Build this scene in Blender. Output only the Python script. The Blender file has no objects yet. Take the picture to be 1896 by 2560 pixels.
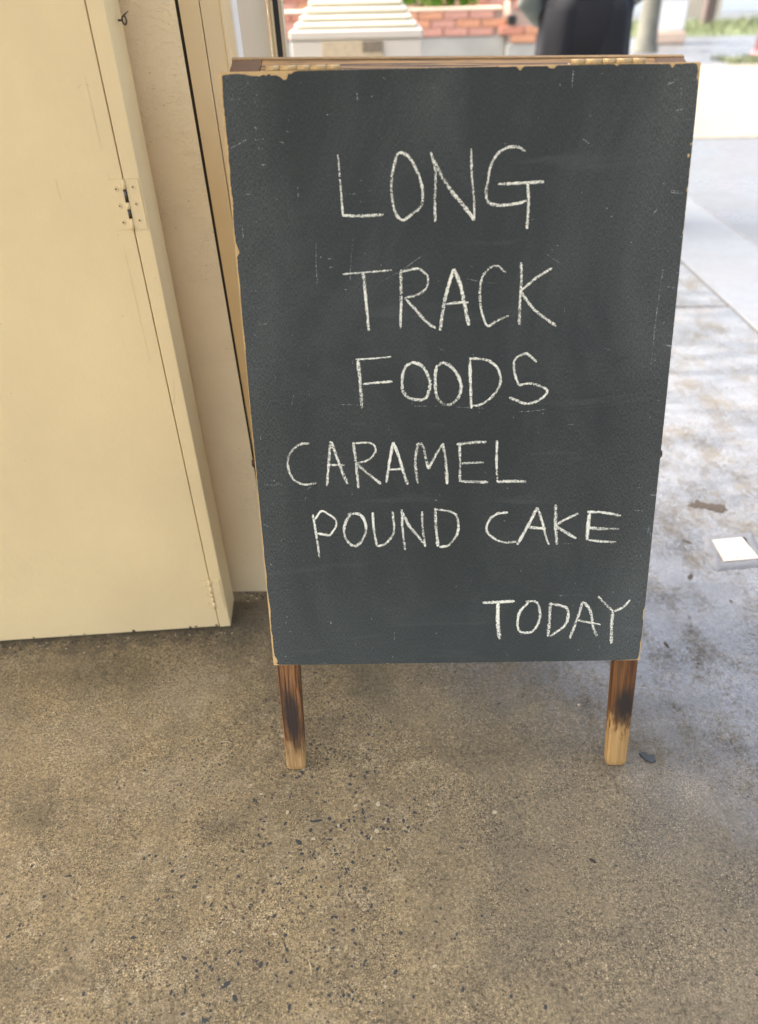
import bpy, bmesh, math, random
from mathutils import Vector, Matrix, noise as mnoise

random.seed(7)
scene = bpy.context.scene
col = scene.collection

# ------------------------------------------------------------------ camera, sky, sun, exposure
cam_data = bpy.data.cameras.new('camera')
cam = bpy.data.objects.new('camera', cam_data)
col.objects.link(cam)
RX = ((0.9998224723774642, -0.016417359996463314, -0.009246297624534135),
      (-0.0020352299320687715, -0.581953421574921, 0.8132195724134818),
      (-0.018731833015979797, -0.8130563851345052, -0.5818835218700326))
CAM = Vector((-0.1140, -0.7857, 1.1141))
cam.matrix_world = Matrix((
    (RX[0][0], -RX[0][1], -RX[0][2], CAM.x),
    (RX[1][0], -RX[1][1], -RX[1][2], CAM.y),
    (RX[2][0], -RX[2][1], -RX[2][2], CAM.z),
    (0, 0, 0, 1)))
cam_data.sensor_fit = 'VERTICAL'
cam_data.sensor_height = 36.0
cam_data.lens = 36.0 * 1850 / 2560
cam_data.clip_start = 0.02
cam_data.clip_end = 600
cam_data.dof.use_dof = True
cam_data.dof.focus_distance = 1.17
cam_data.dof.aperture_fstop = 2.6
scene.camera = cam

SUN_EL, SUN_AZ = math.radians(52), math.radians(-78)      # azimuth from +Y towards +X
world = bpy.data.worlds.new('World')
scene.world = world
world.use_nodes = True
wn = world.node_tree
bg = wn.nodes['Background']
sky = wn.nodes.new('ShaderNodeTexSky')
sky.sky_type = 'NISHITA'
sky.sun_disc = False
sky.sun_elevation = SUN_EL
sky.sun_rotation = SUN_AZ
sky.air_density = 1.0
sky.dust_density = 9.0
sky.ozone_density = 0.6
hsv = wn.nodes.new('ShaderNodeHueSaturation')          # thin overcast: the blue is washed out
hsv.inputs['Saturation'].default_value = 0.75
wn.links.new(sky.outputs[0], hsv.inputs['Color'])
wn.links.new(hsv.outputs[0], bg.inputs[0])
bg.inputs[1].default_value = 0.15

sun_data = bpy.data.lights.new('sun', 'SUN')
sun_data.energy = 0.5
sun_data.angle = math.radians(30)
sun_data.color = (1.0, 0.97, 0.925)
sun = bpy.data.objects.new('sun', sun_data)
sdir = Vector((math.sin(SUN_AZ) * math.cos(SUN_EL), math.cos(SUN_AZ) * math.cos(SUN_EL), math.sin(SUN_EL)))
sun.rotation_euler = sdir.to_track_quat('Z', 'Y').to_euler()
sun.location = (3, 6, 12)
col.objects.link(sun)

scene.view_settings.view_transform = 'Standard'
scene.view_settings.look = 'None'
scene.view_settings.gamma = 1.0
scene.view_settings.use_curve_mapping = False
scene.view_settings.exposure = 2.37
scene.render.engine = 'CYCLES'
scene.cycles.max_bounces = 6

# ------------------------------------------------------------------ helpers
def tag(o, label=None, cat=None, group=None, kind=None):
    if label: o['label'] = label
    if cat: o['category'] = cat
    if group: o['group'] = group
    if kind: o['kind'] = kind
    return o

def thing(name, loc, label, cat, group=None):
    o = bpy.data.objects.new(name, None)
    o.empty_display_size = 0.1
    o.location = loc
    col.objects.link(o)
    return tag(o, label, cat, group)

def world_of(o):
    m = o.matrix_local.copy() if o.parent is None else None
    if o.parent is None:
        return Matrix.LocRotScale(o.location, o.rotation_euler, o.scale)
    return world_of(o.parent) @ o.matrix_parent_inverse @ o.matrix_basis

def attach(o, parent, M=None):
    if M is None: M = Matrix.Identity(4)
    if parent is not None:
        o.parent = parent
        o.matrix_parent_inverse = world_of(parent).inverted()
    o.matrix_basis = M

def obj(name, geo, mats, parent=None, M=None, smooth=False, label=None):
    """geo: a bmesh, or (verts, faces)"""
    me = bpy.data.meshes.new(name)
    if isinstance(geo, tuple):
        me.from_pydata([tuple(v) for v in geo[0]], [], geo[1])
    else:
        geo.to_mesh(me); geo.free()
    for m in (mats if isinstance(mats, (list, tuple)) else [mats]):
        me.materials.append(m)
    if smooth:
        for p in me.polygons: p.use_smooth = True
    o = bpy.data.objects.new(name, me)
    col.objects.link(o)
    attach(o, parent, M)
    if label: o['label'] = label
    return o

def linked(name, me, parent, M):
    o = bpy.data.objects.new(name, me)
    col.objects.link(o)
    attach(o, parent, M)
    return o

def box(bm, x0, x1, y0, y1, z0, z1, bevel=0.0, seg=1, mi=0):
    vs = [bm.verts.new(p) for p in ((x0,y0,z0),(x1,y0,z0),(x1,y1,z0),(x0,y1,z0),(x0,y0,z1),(x1,y0,z1),(x1,y1,z1),(x0,y1,z1))]
    fs = [bm.faces.new([vs[i] for i in q]) for q in ((3,2,1,0),(4,5,6,7),(0,1,5,4),(1,2,6,5),(2,3,7,6),(3,0,4,7))]
    for f in fs: f.material_index = mi
    if bevel > 0:
        es = set()
        for f in fs: es.update(f.edges)
        bmesh.ops.bevel(bm, geom=list(es), offset=bevel, segments=seg, affect='EDGES', profile=0.5)
    return bm

def B(x0, x1, y0, y1, z0, z1, bevel=0.0, seg=1):
    return box(bmesh.new(), x0, x1, y0, y1, z0, z1, bevel, seg)

def cyl(bm, p0, p1, r0, r1=None, n=12, caps=True):
    r1 = r0 if r1 is None else r1
    p0, p1 = Vector(p0), Vector(p1)
    q = (p1 - p0).to_track_quat('Z', 'Y')
    a = [bm.verts.new(p0 + q @ Vector((math.cos(i*2*math.pi/n)*r0, math.sin(i*2*math.pi/n)*r0, 0))) for i in range(n)]
    b = [bm.verts.new(p1 + q @ Vector((math.cos(i*2*math.pi/n)*r1, math.sin(i*2*math.pi/n)*r1, 0))) for i in range(n)]
    for i in range(n):
        f = bm.faces.new((a[i], a[(i+1)%n], b[(i+1)%n], b[i])); f.smooth = True
    if caps:
        bm.faces.new(a[::-1]); bm.faces.new(b)
    return bm

def prism(bm, poly, z0, z1, lean=0.0):
    """plan outline (x, y) counter-clockwise raised from z0 to z1; x shifts by lean per metre of height"""
    n = len(poly)
    a = [bm.verts.new((x + lean*z0, y, z0)) for x, y in poly]
    b = [bm.verts.new((x + lean*z1, y, z1)) for x, y in poly]
    for i in range(n):
        bm.faces.new((a[i], a[(i+1)%n], b[(i+1)%n], b[i]))
    bm.faces.new(a[::-1]); bm.faces.new(b)
    return bm

# ------------------------------------------------------------------ materials
class NT:
    def __init__(self, name):
        self.m = bpy.data.materials.new(name)
        self.m.use_nodes = True
        self.t = self.m.node_tree
        self.b = self.t.nodes['Principled BSDF']
        self.co = self.t.nodes.new('ShaderNodeTexCoord')
    def n(self, t, **kw):
        x = self.t.nodes.new(t)
        for k, v in kw.items(): setattr(x, k, v)
        return x
    def link(self, a, b): self.t.links.new(a, b)
    def val(self, sock, v):
        if hasattr(v, 'is_linked') or isinstance(v, bpy.types.NodeSocket): self.link(v, sock)
        else: sock.default_value = v
    def coord(self, scale=(1,1,1), rot=(0,0,0), loc=(0,0,0), src='Object'):
        mp = self.n('ShaderNodeMapping')
        mp.inputs['Scale'].default_value = scale
        mp.inputs['Rotation'].default_value = rot
        mp.inputs['Location'].default_value = loc
        self.link(self.co.outputs[src], mp.inputs[0])
        return mp.outputs[0]
    def noise(self, vec, scale, detail=4, rough=0.55, dist=0.0):
        x = self.n('ShaderNodeTexNoise')
        self.link(vec, x.inputs['Vector'])
        x.inputs['Scale'].default_value = scale
        x.inputs['Detail'].default_value = detail
        x.inputs['Roughness'].default_value = rough
        x.inputs['Distortion'].default_value = dist
        return x.outputs[0]
    def voro(self, vec, scale, out='Distance', feature='F1', rand=1.0):
        x = self.n('ShaderNodeTexVoronoi', feature=feature)
        self.link(vec, x.inputs['Vector'])
        x.inputs['Scale'].default_value = scale
        x.inputs['Randomness'].default_value = rand
        return x.outputs[out]
    def ramp(self, fac, stops, interp='LINEAR'):
        x = self.n('ShaderNodeValToRGB')
        x.color_ramp.interpolation = interp
        e = x.color_ramp.elements
        while len(e) < len(stops): e.new(0.5)
        for el, (p, c) in zip(e, stops):
            el.position = p
            el.color = (c, c, c, 1) if isinstance(c, (int, float)) else (*c, 1)
        self.link(fac, x.inputs[0])
        return x.outputs[0]
    def math(self, op, a, b=0.0, c=0.0, clamp=False):
        x = self.n('ShaderNodeMath', operation=op, use_clamp=clamp)
        for s, v in zip(x.inputs, (a, b, c)): self.val(s, v)
        return x.outputs[0]
    def mix(self, fac, a, b, mode='MIX'):
        x = self.n('ShaderNodeMix', data_type='RGBA', blend_type=mode)
        self.val(x.inputs[0], fac)
        for s, v in ((x.inputs[6], a), (x.inputs[7], b)):
            if isinstance(v, tuple): s.default_value = (*v, 1)
            else: self.link(v, s)
        return x.outputs[2]
    def sep(self, vec):
        x = self.n('ShaderNodeSeparateXYZ'); self.link(vec, x.inputs[0]); return x.outputs
    def maprange(self, v, a, b, c=0.0, d=1.0, smooth=True):
        x = self.n('ShaderNodeMapRange', interpolation_type='SMOOTHSTEP' if smooth else 'LINEAR')
        self.val(x.inputs[0], v)
        for i, q in zip((1,2,3,4), (a,b,c,d)): self.val(x.inputs[i], q)
        return x.outputs[0]
    def bump(self, h, strength, dist=0.001, normal=None):
        x = self.n('ShaderNodeBump')
        x.inputs['Strength'].default_value = strength
        x.inputs['Distance'].default_value = dist
        self.link(h, x.inputs['Height'])
        if normal is not None: self.link(normal, x.inputs['Normal'])
        return x.outputs[0]
    def done(self, color=None, rough=None, normal=None, metal=None, spec=None):
        if color is not None:
            if isinstance(color, tuple): self.b.inputs['Base Color'].default_value = (*color, 1)
            else: self.link(color, self.b.inputs['Base Color'])
        if rough is not None: self.val(self.b.inputs['Roughness'], rough)
        if normal is not None: self.link(normal, self.b.inputs['Normal'])
        if metal is not None: self.b.inputs['Metallic'].default_value = metal
        if spec is not None: self.val(self.b.inputs['Specular IOR Level'], spec)
        return self.m

def plain(name, c, rough=0.6, var=0.12, scale=8.0, metal=0.0, bump=0.0, bscale=60.0):
    t = NT(name)
    v = t.coord()
    n = t.noise(v, scale, 5, 0.6)
    lo = tuple(x*(1-var) for x in c); hi = tuple(min(1, x*(1+var)) for x in c)
    c_ = t.mix(n, lo, hi)
    nm = t.bump(t.noise(v, bscale, 4), bump, 0.002) if bump else None
    return t.done(c_, rough, nm, metal)

def concrete_mat():
    """indoor / threshold concrete: sandy, worn, stones showing, damp towards the outside on the right"""
    t = NT('worn_concrete')
    v = t.coord()
    x, y, z = t.sep(v)
    big = t.noise(v, 2.6, 5, 0.6, 0.4)
    mid = t.noise(v, 11, 6, 0.65, 0.3)
    blot = t.noise(v, 30, 5, 0.7)
    sand = t.noise(v, 420, 3, 0.7)
    sand2 = t.noise(v, 190, 4, 0.75)
    # brown sandy indoors on the left, greyer towards the right
    warm = t.maprange(t.math('ADD', x, t.math('MULTIPLY', big, 0.5)), 0.0, 0.85)
    base = t.mix(warm, (0.305, 0.235, 0.125), (0.208, 0.174, 0.118))
    base = t.mix(t.ramp(mid, [(0.36, 0.0), (0.62, 1.0)]), t.mix(0.50, base, (0.14, 0.112, 0.072)), base)
    base = t.mix(t.math('MULTIPLY', t.math('MULTIPLY', t.ramp(blot, [(0.48, 0.0), (0.68, 1.0)]), t.math('MULTIPLY', t.maprange(x, 0.25, -0.15), t.ramp(t.noise(v, 7, 4, 0.7), [(0.42, 0.1), (0.6, 1.0)]))), 0.7), base, (0.42, 0.345, 0.22))
    grit = t.noise(t.coord(loc=(5, 2, 0)), 135, 6, 0.82, 0.4)
    base = t.mix(t.math('ADD', 0.30, t.math('MULTIPLY', t.ramp(t.noise(t.coord(loc=(2, 9, 0)), 6.5, 4, 0.65, 0.4), [(0.38, 0.0), (0.62, 1.0)]), 0.68)), base, t.ramp(grit, [(0.36, 0.34), (0.47, 0.88), (0.54, 1.08), (0.66, 1.65)]), 'MULTIPLY')
    base = t.mix(t.math('MULTIPLY', t.ramp(big, [(0.56, 0.0), (0.70, 1.0)]), 0.45), base, (0.13, 0.112, 0.075))
    # broad stains and paler worn places, each with its own ragged outline
    wob = t.noise(v, 24, 5, 0.7)
    for sx, sy, rx, ry, amt in [(-0.708, -0.076, 0.047, 0.03, -1), (-0.397, -0.102, 0.033, 0.025, -1), (-0.648, -0.323, 0.039, 0.031, -0.8), (-0.725, 0.236, 0.129, 0.049, -0.7), (-0.426, 0.331, 0.051, 0.073, -1), (-0.147, 0.215, 0.047, 0.059, -0.8), (-0.508, 0.196, 0.071, 0.074, 0.8), (-0.697, 0.081, 0.096, 0.075, 0.6), (-0.491, -0.018, 0.09, 0.049, 0.6), (0.079, 0.017, 0.105, 0.105, -0.4), (-0.299, -0.071, 0.08, 0.061, -0.5), (0.405, -0.051, 0.04, 0.046, 0.6), (-0.827, 0.271, 0.099, 0.034, 0.5)]:
        dx = t.math('DIVIDE', t.math('SUBTRACT', x, sx), rx)
        dy = t.math('DIVIDE', t.math('SUBTRACT', y, sy), ry)
        dd = t.math('ADD', t.math('SQRT', t.math('ADD', t.math('MULTIPLY', dx, dx), t.math('MULTIPLY', dy, dy))), t.math('MULTIPLY', t.math('SUBTRACT', wob, 0.5), 2.2))
        k = t.math('MULTIPLY', t.maprange(dd, 1.5, 0.3), min(0.8, abs(amt)*0.46))
        base = t.mix(k, base, (0.085, 0.074, 0.045) if amt < 0 else (0.40, 0.325, 0.205))
    # grain
    rub = t.ramp(t.noise(v, 8.5, 4, 0.6, 0.5), [(0.40, 0.35), (0.60, 1.0)])
    g = t.ramp(sand, [(0.30, 0.12), (0.46, 0.80), (0.55, 1.08), (0.70, 2.3)])
    base = t.mix(t.math('MULTIPLY', rub, 0.95), base, g, 'MULTIPLY')
    g2 = t.ramp(sand2, [(0.30, 0.30), (0.50, 1.0), (0.70, 1.6)])
    base = t.mix(0.75, base, g2, 'MULTIPLY')
    # pin holes and fine dark stones, in patches
    patch = t.ramp(t.noise(v, 5.5, 3, 0.6), [(0.44, 0.0), (0.62, 1.0)])
    patch = t.math('MULTIPLY', patch, t.maprange(x, 0.35, -0.1))
    d1 = t.voro(v, 170)
    hole = t.math('MULTIPLY', t.ramp(d1, [(0.20, 1.0), (0.33, 0.0)]), t.math('ADD', 0.22, t.math('MULTIPLY', patch, 0.78)))
    d2 = t.voro(t.coord(loc=(3.1, 1.7, 0)), 75)
    hole2 = t.math('MULTIPLY', t.ramp(d2, [(0.10, 1.0), (0.15, 0.0)]), t.ramp(t.noise(v, 9, 2), [(0.5, 0.0), (0.6, 1.0)]))
    base = t.mix(t.math('MULTIPLY', hole, 0.85), base, (0.055, 0.045, 0.035))
    base = t.mix(t.math('MULTIPLY', hole2, 0.8), base, (0.05, 0.042, 0.035))
    d3 = t.voro(t.coord(loc=(7.3, 0.4, 0)), 60)
    base = t.mix(t.ramp(d3, [(0.045, 0.8), (0.075, 0.0)]), base, (0.62, 0.55, 0.42))
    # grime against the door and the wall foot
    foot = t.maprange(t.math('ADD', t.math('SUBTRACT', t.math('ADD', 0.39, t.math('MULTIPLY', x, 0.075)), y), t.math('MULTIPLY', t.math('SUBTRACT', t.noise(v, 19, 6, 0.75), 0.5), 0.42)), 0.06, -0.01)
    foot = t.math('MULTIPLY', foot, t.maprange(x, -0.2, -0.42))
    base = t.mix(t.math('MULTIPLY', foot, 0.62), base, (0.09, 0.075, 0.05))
    # damp film towards the outside; bluish sky sheen mixed into its base colour
    w = t.math('ADD', t.math('ADD', t.math('MULTIPLY', x, 0.9), t.math('MULTIPLY', y, 1.05)), t.math('MULTIPLY', t.math('SUBTRACT', big, 0.5), 0.55))
    wet = t.maprange(w, -0.05, 0.85)
    speck = t.math('ADD', t.math('MULTIPLY', t.noise(v, 120, 6, 0.85), 1.0), t.math('MULTIPLY', t.noise(t.coord(scale=(1, 0.55, 1)), 9, 5, 0.7), 0.9))
    film = t.math('MULTIPLY', wet, t.ramp(speck, [(0.80, 0.25), (1.05, 1.0)]))
    base = t.mix(t.math('MULTIPLY', wet, 0.85), base, t.mix(t.ramp(speck, [(0.84, 0.0), (1.02, 1.0)]), t.mix(0.4, (0.072, 0.066, 0.058), base), t.mix(0.12, (0.152, 0.163, 0.182), base)))
    wg = t.noise(t.coord(loc=(1, 4, 0)), 105, 6, 0.85, 0.5)
    base = t.mix(t.math('MULTIPLY', wet, 0.95), base, t.ramp(wg, [(0.36, 0.30), (0.47, 0.85), (0.55, 1.1), (0.68, 1.7)]), 'MULTIPLY')
    band = t.ramp(t.noise(t.coord(scale=(0.5, 1.6, 1), loc=(0.7, 0.2, 0)), 5.2, 4, 0.6), [(0.42, 0.55), (0.56, 1.0)])
    base = t.mix(wet, base, band, 'MULTIPLY')
    rough = t.maprange(film, 0.0, 1.0, 0.72, 0.16, False)
    spec = t.maprange(film, 0.0, 1.0, 0.40, 1.0, False)
    h = t.math('ADD', t.math('MULTIPLY', grit, 2.2), t.math('MULTIPLY', sand, 0.5))
    h = t.math('ADD', h, t.math('ADD', t.math('MULTIPLY', sand2, 1.0), t.math('MULTIPLY', t.noise(v, 70, 5, 0.7), 1.3)))
    h = t.math('SUBTRACT', h, t.math('MULTIPLY', hole, 0.8))
    h = t.math('SUBTRACT', h, t.math('MULTIPLY', hole2, 0.8))
    nm = t.bump(h, 0.8, 0.0018)
    t.link(t.maprange(film, 0.1, 0.9), t.b.inputs['Coat Weight'])
    t.b.inputs['Coat Roughness'].default_value = 0.12
    t.b.inputs['Coat IOR'].default_value = 1.6
    t.link(t.bump(h, 0.22, 0.0018), t.b.inputs['Coat Normal'])
    return t.done(base, rough, nm, spec=spec)

def wet_ground(name, c0, c1, rough=(0.5, 0.2), scale=2.0, bumpd=0.003):
    t = NT(name)
    v = t.coord()
    a = t.noise(v, scale, 6, 0.65, 0.3)
    b = t.noise(v, scale*22, 5, 0.7)
    c_ = t.mix(a, c0, c1)
    c_ = t.mix(0.6, c_, t.ramp(b, [(0.3, 0.7), (0.7, 1.25)]), 'MULTIPLY')
    r = t.maprange(t.noise(v, scale*1.7, 4), 0.35, 0.65, rough[0], rough[1])
    return t.done(c_, r, t.bump(b, 0.4, bumpd), spec=0.7)

def paint(name, c, rough=0.45, lump=0.15, lscale=220, dirt=0.12, worn=(0.42, 0.33, 0.2)):
    t = NT(name)
    v = t.coord()
    n1 = t.noise(v, 3.2, 4, 0.6)
    n2 = t.noise(t.coord(scale=(1, 1, 0.18)), 14, 5, 0.6)
    c_ = t.mix(t.math('MULTIPLY', t.ramp(n1, [(0.35, 0.0), (0.7, 1.0)]), dirt), c, worn)
    c_ = t.mix(t.math('MULTIPLY', t.ramp(n2, [(0.5, 0.0), (0.8, 1.0)]), dirt*0.8), c_, tuple(min(1, q*1.12) for q in c))
    sp = t.voro(v, 38)
    c_ = t.mix(t.math('MULTIPLY', t.ramp(sp, [(0.02, 0.6), (0.035, 0.0)]), t.ramp(t.noise(v, 4, 2), [(0.5, 0.0), (0.56, 1.0)])), c_, (0.10, 0.07, 0.04))
    h = t.math('ADD', t.noise(v, lscale, 3, 0.5), t.math('MULTIPLY', t.noise(v, lscale*0.2, 3), 2.0))
    nm = t.bump(h, lump, 0.0015)
    return t.done(c_, rough, nm)

def rough_wall():
    t = NT('lumpy_wall_paint')
    v = t.coord()
    n1 = t.noise(v, 4, 4, 0.6)
    c_ = t.mix(n1, (0.82, 0.66, 0.40), (0.90, 0.745, 0.48))
    warp = t.noise(v, 60, 2)
    lump = t.ramp(t.noise(t.coord(scale=(1, 1, 1.6)), 150, 3, 0.5, 0.8), [(0.50, 0.0), (0.66, 1.0)])
    patch = t.ramp(t.noise(v, 18, 3), [(0.36, 0.15), (0.62, 1.0)])
    h = t.math('ADD', t.math('MULTIPLY', lump, patch), t.math('MULTIPLY', warp, 0.6))
    sp = t.voro(v, 45)
    c_ = t.mix(t.ramp(sp, [(0.03, 0.7), (0.05, 0.0)]), c_, (0.16, 0.11, 0.06))
    return t.done(c_, 0.5, t.bump(h, 0.5, 0.0026))

def board_mat():
    """matt blackboard paint with wiped chalk dust"""
    t = NT('blackboard_paint')
    v = t.coord(src='UV')          # UV carries millimetres / 1000 on the board
    x, y, z = t.sep(v)
    weave = t.noise(t.coord(scale=(1, 0.22, 1), src='UV'), 1100, 3, 0.75)
    weave2 = t.noise(t.coord(scale=(0.25, 1, 1), src='UV'), 1100, 3, 0.75)
    fine = t.noise(v, 1500, 2, 0.6)
    sm = t.noise(t.coord(scale=(1.0, 0.45, 1), rot=(0, 0, 0.5), src='UV'), 5.0, 6, 0.62, 0.6)
    wipe = t.noise(t.coord(scale=(0.35, 3.0, 1), rot=(0, 0, 0.06), src='UV'), 9, 5, 0.6, 0.7)
    base = t.mix(t.ramp(sm, [(0.3, 0.0), (0.72, 1.0)]), (0.0245, 0.0295, 0.0268), (0.045, 0.051, 0.047))
    # the lower half is darker, with a wavering upper edge
    low = t.maprange(t.math('ADD', y, t.math('MULTIPLY', t.math('SUBTRACT', wipe, 0.5), 0.12)), 0.30, 0.52)
    base = t.mix(t.math('MULTIPLY', low, 0.75), base, (0.023, 0.027, 0.0235))
    tail = t.maprange(t.math('ADD', y, t.math('MULTIPLY', t.math('SUBTRACT', sm, 0.5), 0.25)), 0.60, 0.83)
    base = t.mix(t.math('MULTIPLY', tail, 0.7), base, (0.040, 0.047, 0.043))
    # dust left in the grain
    cover = t.math('ADD', t.math('MULTIPLY', weave, 0.55), t.math('ADD', t.math('MULTIPLY', weave2, 0.35), t.math('MULTIPLY', fine, 0.5)))
    dust = t.ramp(cover, [(0.64, 0.0), (0.80, 1.0)])
    edge = t.maprange(t.math('ABSOLUTE', t.math('SUBTRACT', x, 0.3)), 0.20, 0.30, 0.25, 0.75)
    dust = t.math('MULTIPLY', dust, t.math('ADD', edge, t.math('MULTIPLY', t.ramp(sm, [(0.45, 0.0), (0.75, 1.0)]), 0.5)))
    base = t.mix(t.math('MULTIPLY', dust, 0.40), base, (0.30, 0.31, 0.28))
    st = t.ramp(wipe, [(0.60, 0.0), (0.75, 1.0)])
    base = t.mix(t.math('MULTIPLY', st, 0.11), base, (0.22, 0.235, 0.22))
    dots = t.math('MULTIPLY', t.ramp(t.voro(v, 42), [(0.018, 1.0), (0.030, 0.0)]), t.ramp(t.noise(v, 23, 1), [(0.52, 0.0), (0.56, 1.0)]))
    base = t.mix(t.math('MULTIPLY', dots, 0.8), base, (0.55, 0.55, 0.5))
    h = t.math('ADD', t.math('ADD', weave, weave2), t.math('MULTIPLY', sm, 1.5))
    return t.done(base, 0.72, t.bump(h, 0.25, 0.0006), spec=0.25)

def chalk_mat(name, density, c=(0.84, 0.825, 0.68)):
    t = NT(name)
    v = t.coord()
    uv = t.sep(t.co.outputs['UV'])
    u = t.math('ABSOLUTE', t.math('SUBTRACT', t.math('MULTIPLY', uv[0], 2.0), 1.0))
    g = t.math('ADD', t.math('MULTIPLY', t.noise(v, 850, 2, 0.6), 0.75), t.math('MULTIPLY', t.noise(v, 300, 2), 0.25))
    thr = t.math('ADD', t.math('SUBTRACT', 0.5 - density, t.math('MULTIPLY', t.math('SUBTRACT', t.noise(v, 22, 3, 0.6), 0.5), 0.30)), t.math('MULTIPLY', t.math('POWER', u, 3.0), 0.16))
    a = t.maprange(t.math('SUBTRACT', g, thr), -0.03, 0.05)
    t.link(a, t.b.inputs['Alpha'])
    return t.done(c, 0.95, spec=0.1)

def wood_mat(name, dark, light, grain=1.0, burn=None, tip=None, tipz=None, rough=0.6, stripes=260):
    """boards are built along their local Z, Z=0 at the top end, so grain runs along Z"""
    t = NT(name)
    v = t.coord()
    x, y, z = t.sep(v)
    gcoord = t.coord(scale=(1, 1, 0.03))
    wob = t.noise(t.coord(scale=(1, 1, 0.12)), 40, 3, 0.6)
    lines = t.noise(gcoord, stripes, 4, 0.7, 0.25)
    fine = t.noise(t.coord(scale=(1, 1, 0.012)), 1100, 2, 0.6)
    f = t.math('ADD', t.math('MULTIPLY', t.ramp(lines, [(0.40, 0.0), (0.58, 1.0)]), grain), t.math('MULTIPLY', t.math('SUBTRACT', wob, 0.5), 0.9))
    f = t.math('ADD', f, t.math('MULTIPLY', t.math('SUBTRACT', fine, 0.5), 0.6), clamp=True)
    c_ = t.mix(f, dark, light)
    if tip is not None:
        zz = t.math('ADD', z, t.math('MULTIPLY', t.math('SUBTRACT', t.noise(t.coord(scale=(1, 1, 0.25)), 90, 4, 0.7), 0.5), 0.16))
        k = t.maprange(zz, tipz[0], tipz[1])
        d2 = tuple(q*0.62 for q in tip)
        c_ = t.mix(k, c_, t.mix(f, d2, tip))
    if burn is not None:
        bz, bh, bc, bx, sl = burn
        zc = t.math('ADD', bz, t.math('MULTIPLY', x, sl))
        nz = t.math('MULTIPLY', t.math('SUBTRACT', t.noise(t.coord(scale=(1, 1, 0.3)), 120, 4, 0.7), 0.5), 0.9)
        d = t.math('ABSOLUTE', t.math('DIVIDE', t.math('SUBTRACT', z, zc), bh))
        dx = t.math('ABSOLUTE', t.math('DIVIDE', t.math('SUBTRACT', x, bx), 0.020))
        dd = t.math('ADD', t.math('SQRT', t.math('ADD', t.math('MULTIPLY', d, d), t.math('MULTIPLY', dx, dx))), nz)
        k = t.maprange(dd, 1.25, 0.35)
        c_ = t.mix(t.math('MULTIPLY', k, 0.93), c_, bc)
    h = t.math('ADD', lines, t.math('MULTIPLY', fine, 0.4))
    return t.done(c_, rough, t.bump(h, 0.5, 0.0008))

def endgrain_mat():
    t = NT('wood_end_grain')
    v = t.coord(rot=(0, 0, 0.9))
    w = t.n('ShaderNodeTexWave', wave_type='BANDS', bands_direction='X')
    t.link(v, w.inputs[0])
    w.inputs['Scale'].default_value = 70
    w.inputs['Distortion'].default_value = 0.5
    w.inputs['Detail'].default_value = 0.0
    c_ = t.mix(t.ramp(w.outputs[1], [(0.25, 0.0), (0.75, 1.0)]), (0.050, 0.022, 0.009), (0.24, 0.13, 0.055))
    return t.done(c_, 0.7, t.bump(w.outputs[1], 0.4, 0.0006))

def ply_mat():
    t = NT('raw_plywood')
    v = t.coord()
    n = t.noise(t.coord(scale=(1, 0.2, 1)), 120, 5, 0.7)
    c_ = t.mix(n, (0.42, 0.25, 0.09), (0.72, 0.50, 0.22))
    return t.done(c_, 0.7, t.bump(n, 0.3, 0.0006))

def cloth(name, c, rough=0.85):
    t = NT(name)
    v = t.coord()
    n = t.noise(v, 9, 4, 0.6)
    c_ = t.mix(n, tuple(q*0.8 for q in c), tuple(q*1.2 for q in c))
    return t.done(c_, rough, t.bump(t.noise(v, 500, 2), 0.3, 0.001))

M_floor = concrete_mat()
M_gutter = wet_ground('smooth_wet_cement', (0.125, 0.129, 0.135), (0.15, 0.154, 0.16), (0.45, 0.28), 1.2, 0.001)
M_asphalt = wet_ground('wet_grey_asphalt', (0.085, 0.089, 0.094), (0.125, 0.129, 0.134), (0.5, 0.25), 1.0)
M_road = wet_ground('cream_road', (0.18, 0.160, 0.118), (0.215, 0.19, 0.142), (0.8, 0.55), 0.35)
M_soil = plain('dark_joint', (0.06, 0.055, 0.05), 0.9)
M_turf = plain('grass_verge', (0.10, 0.13, 0.05), 0.9, 0.5, 1.5)
M_door = paint('cream_door_paint', (0.84, 0.665, 0.36), 0.40, 0.22, 200, 0.20)
M_post = paint('cream_edge_paint', (0.76, 0.61, 0.40), 0.36, 0.08, 200, 0.10)
M_wall = rough_wall()
M_frame = paint('beige_frame_paint', (0.90, 0.755, 0.49), 0.35, 0.05, 200, 0.06)
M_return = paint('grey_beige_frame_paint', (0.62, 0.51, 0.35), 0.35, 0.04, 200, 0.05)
M_black = plain('shade_black', (0.012, 0.012, 0.013), 0.5)
M_rubber = plain('dark_grey_seal', (0.03, 0.032, 0.034), 0.5)
M_shade_roof = plain('shade_roof_plaster', (0.72, 0.66, 0.55), 0.8)
M_board = board_mat()
M_ply = ply_mat()
M_chalk = chalk_mat('white_chalk', 0.05)
M_faint = chalk_mat('faint_chalk', -0.03, (0.45, 0.46, 0.43))
M_end = endgrain_mat()
M_legL = wood_mat('scorched_pine', (0.045, 0.014, 0.004), (0.30, 0.135, 0.040), 1.05, (0.958, 0.070, (0.020, 0.014, 0.011), 0.000, 1.5), (0.50, 0.30, 0.115), (0.995, 1.035), 0.6, 250)
M_legR = wood_mat('smooth_scorched_pine', (0.070, 0.022, 0.005), (0.215, 0.095, 0.026), 0.8, (0.944, 0.042, (0.016, 0.014, 0.012), 0.003, 0.2), (0.52, 0.31, 0.112), (0.965, 1.00), 0.55, 110)
M_rail = wood_mat('weathered_pine', (0.046, 0.020, 0.006), (0.42, 0.235, 0.072), 1.2, rough=0.65, stripes=150)
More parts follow.
